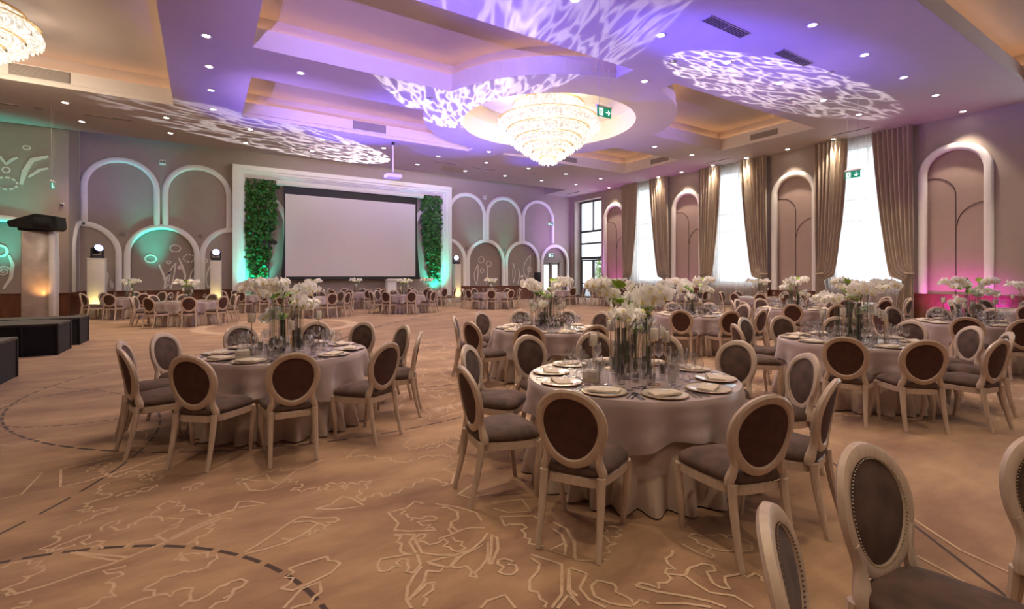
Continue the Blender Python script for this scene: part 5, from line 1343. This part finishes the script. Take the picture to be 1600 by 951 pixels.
def table(cx, cy, nm, azs, detail, seed, crz=0, rch=1.20, plate_az=None):
    rnd = random.Random(seed)
    t = empty('banquet_table', (cx, cy, 0), rnd.uniform(0, 6)); o = bpy.data.objects.new('skirt', SKI[seed % 2]); COL.objects.link(o); o.parent = t
    o = bpy.data.objects.new('tabletop', TOP); COL.objects.link(o); o.parent = t
    tag(t, 'round banquet table with floor-length beige skirt, %s' % nm, 'table', 'round banquet tables')
    o = bpy.data.objects.new('tablecloth', CLO[seed % 3]); COL.objects.link(o); o.location = (cx, cy, .0); o.rotation_euler = (0, 0, crz)
    tag(o, 'mauve satin overcloth draped on %s' % nm, 'tablecloth', 'mauve satin tablecloths')
    N_ = order_names(cx, cy, azs, rch)
    for i, a in enumerate(azs):
        r_ = rch+rnd.uniform(-.02, .03); tw = rnd.uniform(-4, 4)
        c = CH((cx+r_*cos(R(a)), cy+r_*sin(R(a)), 0), R(a+90+tw))
        tag(c, 'oval-back velvet chair, %s of %s' % (N_[i], nm), 'chair', 'oval-back dining chairs')
    zt = TH+.0005
    if detail >= 1:
        NP = 10 if detail > 1 else 8
        pz = plate_az or ([azs[0]+i*360/NP for i in range(NP)])
        PNm = order_names(cx, cy, pz, .66)
        for i, a in enumerate(pz):
            pos = PNm[i]; ca, sa = cos(R(a)), sin(R(a)); x, y = cx+.675*ca, cy+.675*sa; rz = R(a+90)
            def at(dx, dy): # dx sideways, dy toward centre
                return (x-dy*ca-dx*sa, y-dy*sa+dx*ca)
            put(PP, (x, y, zt), rz, 'cream gilt plate, %s of %s' % (pos, nm), 'plate', 'charger plates on '+nm)
            if detail > 1: put(PN, (x, y, zt-.0), rz+rnd.uniform(-.3, .3), 'folded beige napkin, %s of %s' % (pos, nm), 'napkin', 'folded napkins on '+nm)
            if detail > 2:
                for k, (pr, nm2, c2, dx) in enumerate([(PK, 'inner steel knife', 'knife', -.19), (PK, 'outer steel knife', 'knife', -.215), (PF, 'inner steel fork', 'fork', .19), (PF, 'outer steel fork', 'fork', .22)]):
                    px_, py_ = at(dx, 0); put(pr, (px_, py_, zt), rz+rnd.uniform(-.05, .05), '%s by plate, %s of %s' % (nm2, pos, nm), c2, c2+' set on %s' % nm)
                px_, py_ = at(0, .20); put(PS, (px_, py_, zt), rz+R(90), 'dessert spoon by plate, %s of %s' % (pos, nm), 'spoon', 'dessert spoons on '+nm)
            if detail > 2 or i % 2 == 0 or detail > 1:
                gl = [(PW[0], -.13, .22, 'tall'), (PW[1], -.06, .26, 'inner small'), (PW[1], -.20, .16, 'outer small')] if detail > 1 else [(PW[0], -.1, .22, 'clear')]
                for pr, dx, dy, gn in gl:
                    px_, py_ = at(dx, dy); put(pr, (px_, py_, zt), 0, '%s wine glass by plate, %s of %s' % (gn.replace('inner small', 'inner').replace('outer small', 'outer'), pos, nm), 'wine glass', 'stemmed wine glasses on '+nm)
            if detail > 1:
                px_, py_ = at(.03, .31); put(PT, (px_, py_, zt), 0, 'short water glass by plate, %s of %s' % (pos, nm), 'water glass', 'short water glasses on '+nm)
    # centrepiece
    nv = {3: 9, 2: 7, 1: 5, 0: 4}[detail]
    phs = rnd.uniform(0, 6); spots = []
    for k in range(nv):
        a = phs+2*pi*k/nv*(1 if detail < 2 else 2.0); rr = (.06 if k % 3 == 1 else .15)+rnd.uniform(-.01, .02)
        if detail >= 2 and k >= nv/2: a += pi/nv; 
        kind = 'far' if detail < 2 else ('tall', 'tall', 'mid', 'tall', 'low', 'tall', 'mid', 'tall', 'tall')[k % 9]
        spots.append((cx+rr*cos(a), cy+rr*sin(a), a, kind, k))
    spots.sort(key=lambda q: q[0]*CAMR.x+q[1]*CAMR.y)
    for n_, (x, y, a, kind, k) in enumerate(spots):
        iv = {'tall': 0, 'mid': 1, 'low': 2, 'far': 1}[kind]
        wh = 'leftmost' if n_ == 0 else 'rightmost' if n_ == nv-1 else ordn[n_]+' from left'
        put(PVA[iv], (x, y, zt), 0, 'clear cylinder vase, %s of the flower vases, %s' % (wh, nm), 'vase', 'cylinder vases on '+nm)
        sp = SP[kind][k % len(SP[kind])]
        put(sp, (x, y, zt+.02), a+rnd.uniform(-.5, .5), 'white orchid in the %s vase on %s' % (wh.replace(' from left', '-from-left'), nm), 'orchid', 'white orchids on '+nm)
    if detail >= 2:
        vn = order_names(cx, cy, [math.degrees(phs)+30*k for k in range(12)], .27)
        for k in range(12):
            a = phs+2*pi*k/12; put(PV, (cx+.27*cos(a), cy+.27*sin(a), zt), 0, 'small glass tube, %s of centrepiece, %s' % (vn[k], nm), 'glass votive', 'glass votives on '+nm)
    nc = 4 if detail > 1 else 2
    cas = [phs+.4+2*pi*k/nc for k in range(nc)]
    cn = order_names(cx, cy, [math.degrees(a) for a in cas], .34)
    for k, a in enumerate(cas):
        rr = .345; x, y = cx+rr*cos(a), cy+rr*sin(a); q = k % 2
        put(PC[q], (x, y, zt), 0, 'gold candle holder, %s, %s' % (cn[k], nm), 'candle holder', 'gold candle holders on '+nm)
        put(PCA, (x, y, zt+CHH[q]+.0045), 0, 'ivory pillar candle, %s, %s' % (cn[k], nm), 'candle', 'ivory candles on '+nm)
def napkin_holder(x, y, rz, label):
    o = empty('napkin_holder', (x, y, TH), rz)
    for s_ in (-1, 1):
        mb = MB(); hs = [[(-.042+.028*i+.010*cos(R(t)), .045+.022*j+.008*sin(R(t))) for t in range(0, 360, 45)] for i in range(4) for j in range(2)]
        mb.prism([(-.065, .004), (.065, .004), (.065, .085), (-.065, .085)], -.0015, .0015, M4=Matrix(((1, 0, 0, 0), (0, 0, 1, s_*.03), (0, 1, 0, 0), (0, 0, 0, 1))), holes=hs); mb.obj('lattice_side', M['plate'], o)
    MB().box(-.065, .065, -.03, .03, 0, .006, .001).obj('base', M['plate'], o); MB().box(-.055, .055, -.02, .02, .006, .10, .004).obj('paper_napkins', M['white'], o)
    tag(o, label, 'napkin holder')
TA = [  # x, y, name, azimuths, detail
 (3.06, 2.93, 'the nearest table', [172, 130, 93, 60, 29, -2, -34, -78, -107, -150], 3, 2.4),
 (.80, 5.95, 'the left foreground table', [-163, -127, -96, -61, -24, 9, 40, 67, 104, 144, 171], 3, 0),
 (4.7, 6.32, 'the table behind the nearest', [-174, -136, -100, -65, -28, 10, 38, 74, 108, 145], 3, 1),
 (7.2, 2.98, 'the right foreground table', [-160, -132, -100, -62, -36, -6, 30, 62, 92, 140], 3, 2),
 (8.95, 6.75, 'the middle table', [-152, -116, -84, -48, -10, 23, 56, 85, 135, 178], 2, 0),
 (12.8, 6.6, 'the middle right table', [-154, -118, -82, -46, -10, 28, 63, 100, 128, 160], 2, 1),
 (11.6, 2.95, 'the right-edge front table', [-166, -140, -104, -70, -36, 0, 32, 68, 104, 140], 2, 2),
 (17.0, 3.2, 'the right-edge rear table', [-170, -134, -98, -62, -26, 10, 46, 82, 118, 154], 1, 0),
 (16.5, 6.9, 'the nearest-window table', [-160, -124, -88, -52, -16, 20, 56, 92, 128, 164], 1, 0),
 (18.4, 10.8, 'the middle-window table', [-150, -114, -78, -42, -6, 30, 66, 102, 138, 174], 1, 0),
 (18.4, 14.8, 'the far-curtain table', [-155, -119, -83, -47, -11, 25, 61, 97, 133, 169], 1, 0),
 (-.39, 19.23, 'the left rear front table', [-172, -130, -88, -48, -12, 24, 60, 96, 132, 166], 1, 0),
 (-2.3, 23.6, 'the left half-arch table', [-150, -110, -70, -30, 10, 50, 90, 130, 170], 1, 0),
 (2.19, 24.4, 'the left ivy table', [-160, -124, -88, -52, -16, 20, 56, 92, 128, 164], 1, 0),
 (3.7, 20.3, 'the left screen table', [-152, -108, -74, -40, -4, 32, 68, 104, 140, 176], 1, 0),
 (6.41, 24.38, 'the rear screen table', [-150, -116, -82, -46, -10, 26, 62, 98, 134, 170], 1, 0),
 (7.42, 20.3, 'the projector table', [-177, -141, -99, -54, -20, 18, 54, 90, 126, 160], 1, 0),
 (10.04, 24.0, 'the right ivy table', [-150, -114, -78, -42, -6, 30, 66, 102, 138, 174], 1, 0),
 (12.01, 20.69, 'the right arches table', [-168, -120, -82, -46, -12, 26, 60, 98, 134, 164], 1, 0),
 (16.9, 21.5, 'the far doorway table', [-150, -100, -60, -20, 20, 60, 100, 150], 0, 0),
 (18.6, 18.7, 'the glass-door table', [-170, -130, -90, -50, -10, 30, 70, 110, 150], 0, 0)]
for i, (x, y, nm, az, dt, cz) in enumerate(TA): table(x, y, nm, az, dt, 3+i, cz)
napkin_holder(2.62, 2.93, R(-60), 'white laser-cut napkin holder on the left of the nearest table'); napkin_holder(.35, 5.62, R(-10), 'white laser-cut napkin holder on the left foreground table')
# foreground chairs of a table outside the frame
fc = Vector((1.98, -.62))
for (x, y), t in [((1.455, .505), 'leftmost of the three cut by the bottom edge'), ((2.115, .58), 'middle of the three at lower right'), ((2.74, .28), 'cut off by the right picture edge')]:
    d_ = fc-Vector((x, y)); c = CH((x, y, 0), atan2(d_.y, d_.x)-pi/2)
    tag(c, 'large oval-back velvet chair with nailhead trim, '+t, 'chair', 'oval-back dining chairs')
o = MB().lathe([(.0001, .012), (.12, .0), (.16, .03), (.27, .07), (.30, .075), (.17, .05), (.0001, .03)], 28).obj('bowl', M['teal'], loc=(-1.95, 22.95, TH+.001)); tag(o, 'wide shallow teal glass bowl on the table at the left half arch', 'bowl')

# drop variants that no table used
for sp in [p for l in SP.values() for p in l]+PVA+PC+PW+[PT, PP, PN, PK, PF, PS, PV, PCA]:
    if not sp.used:
        for c in list(sp.o.children_recursive): bpy.data.objects.remove(c)
        bpy.data.objects.remove(sp.o)
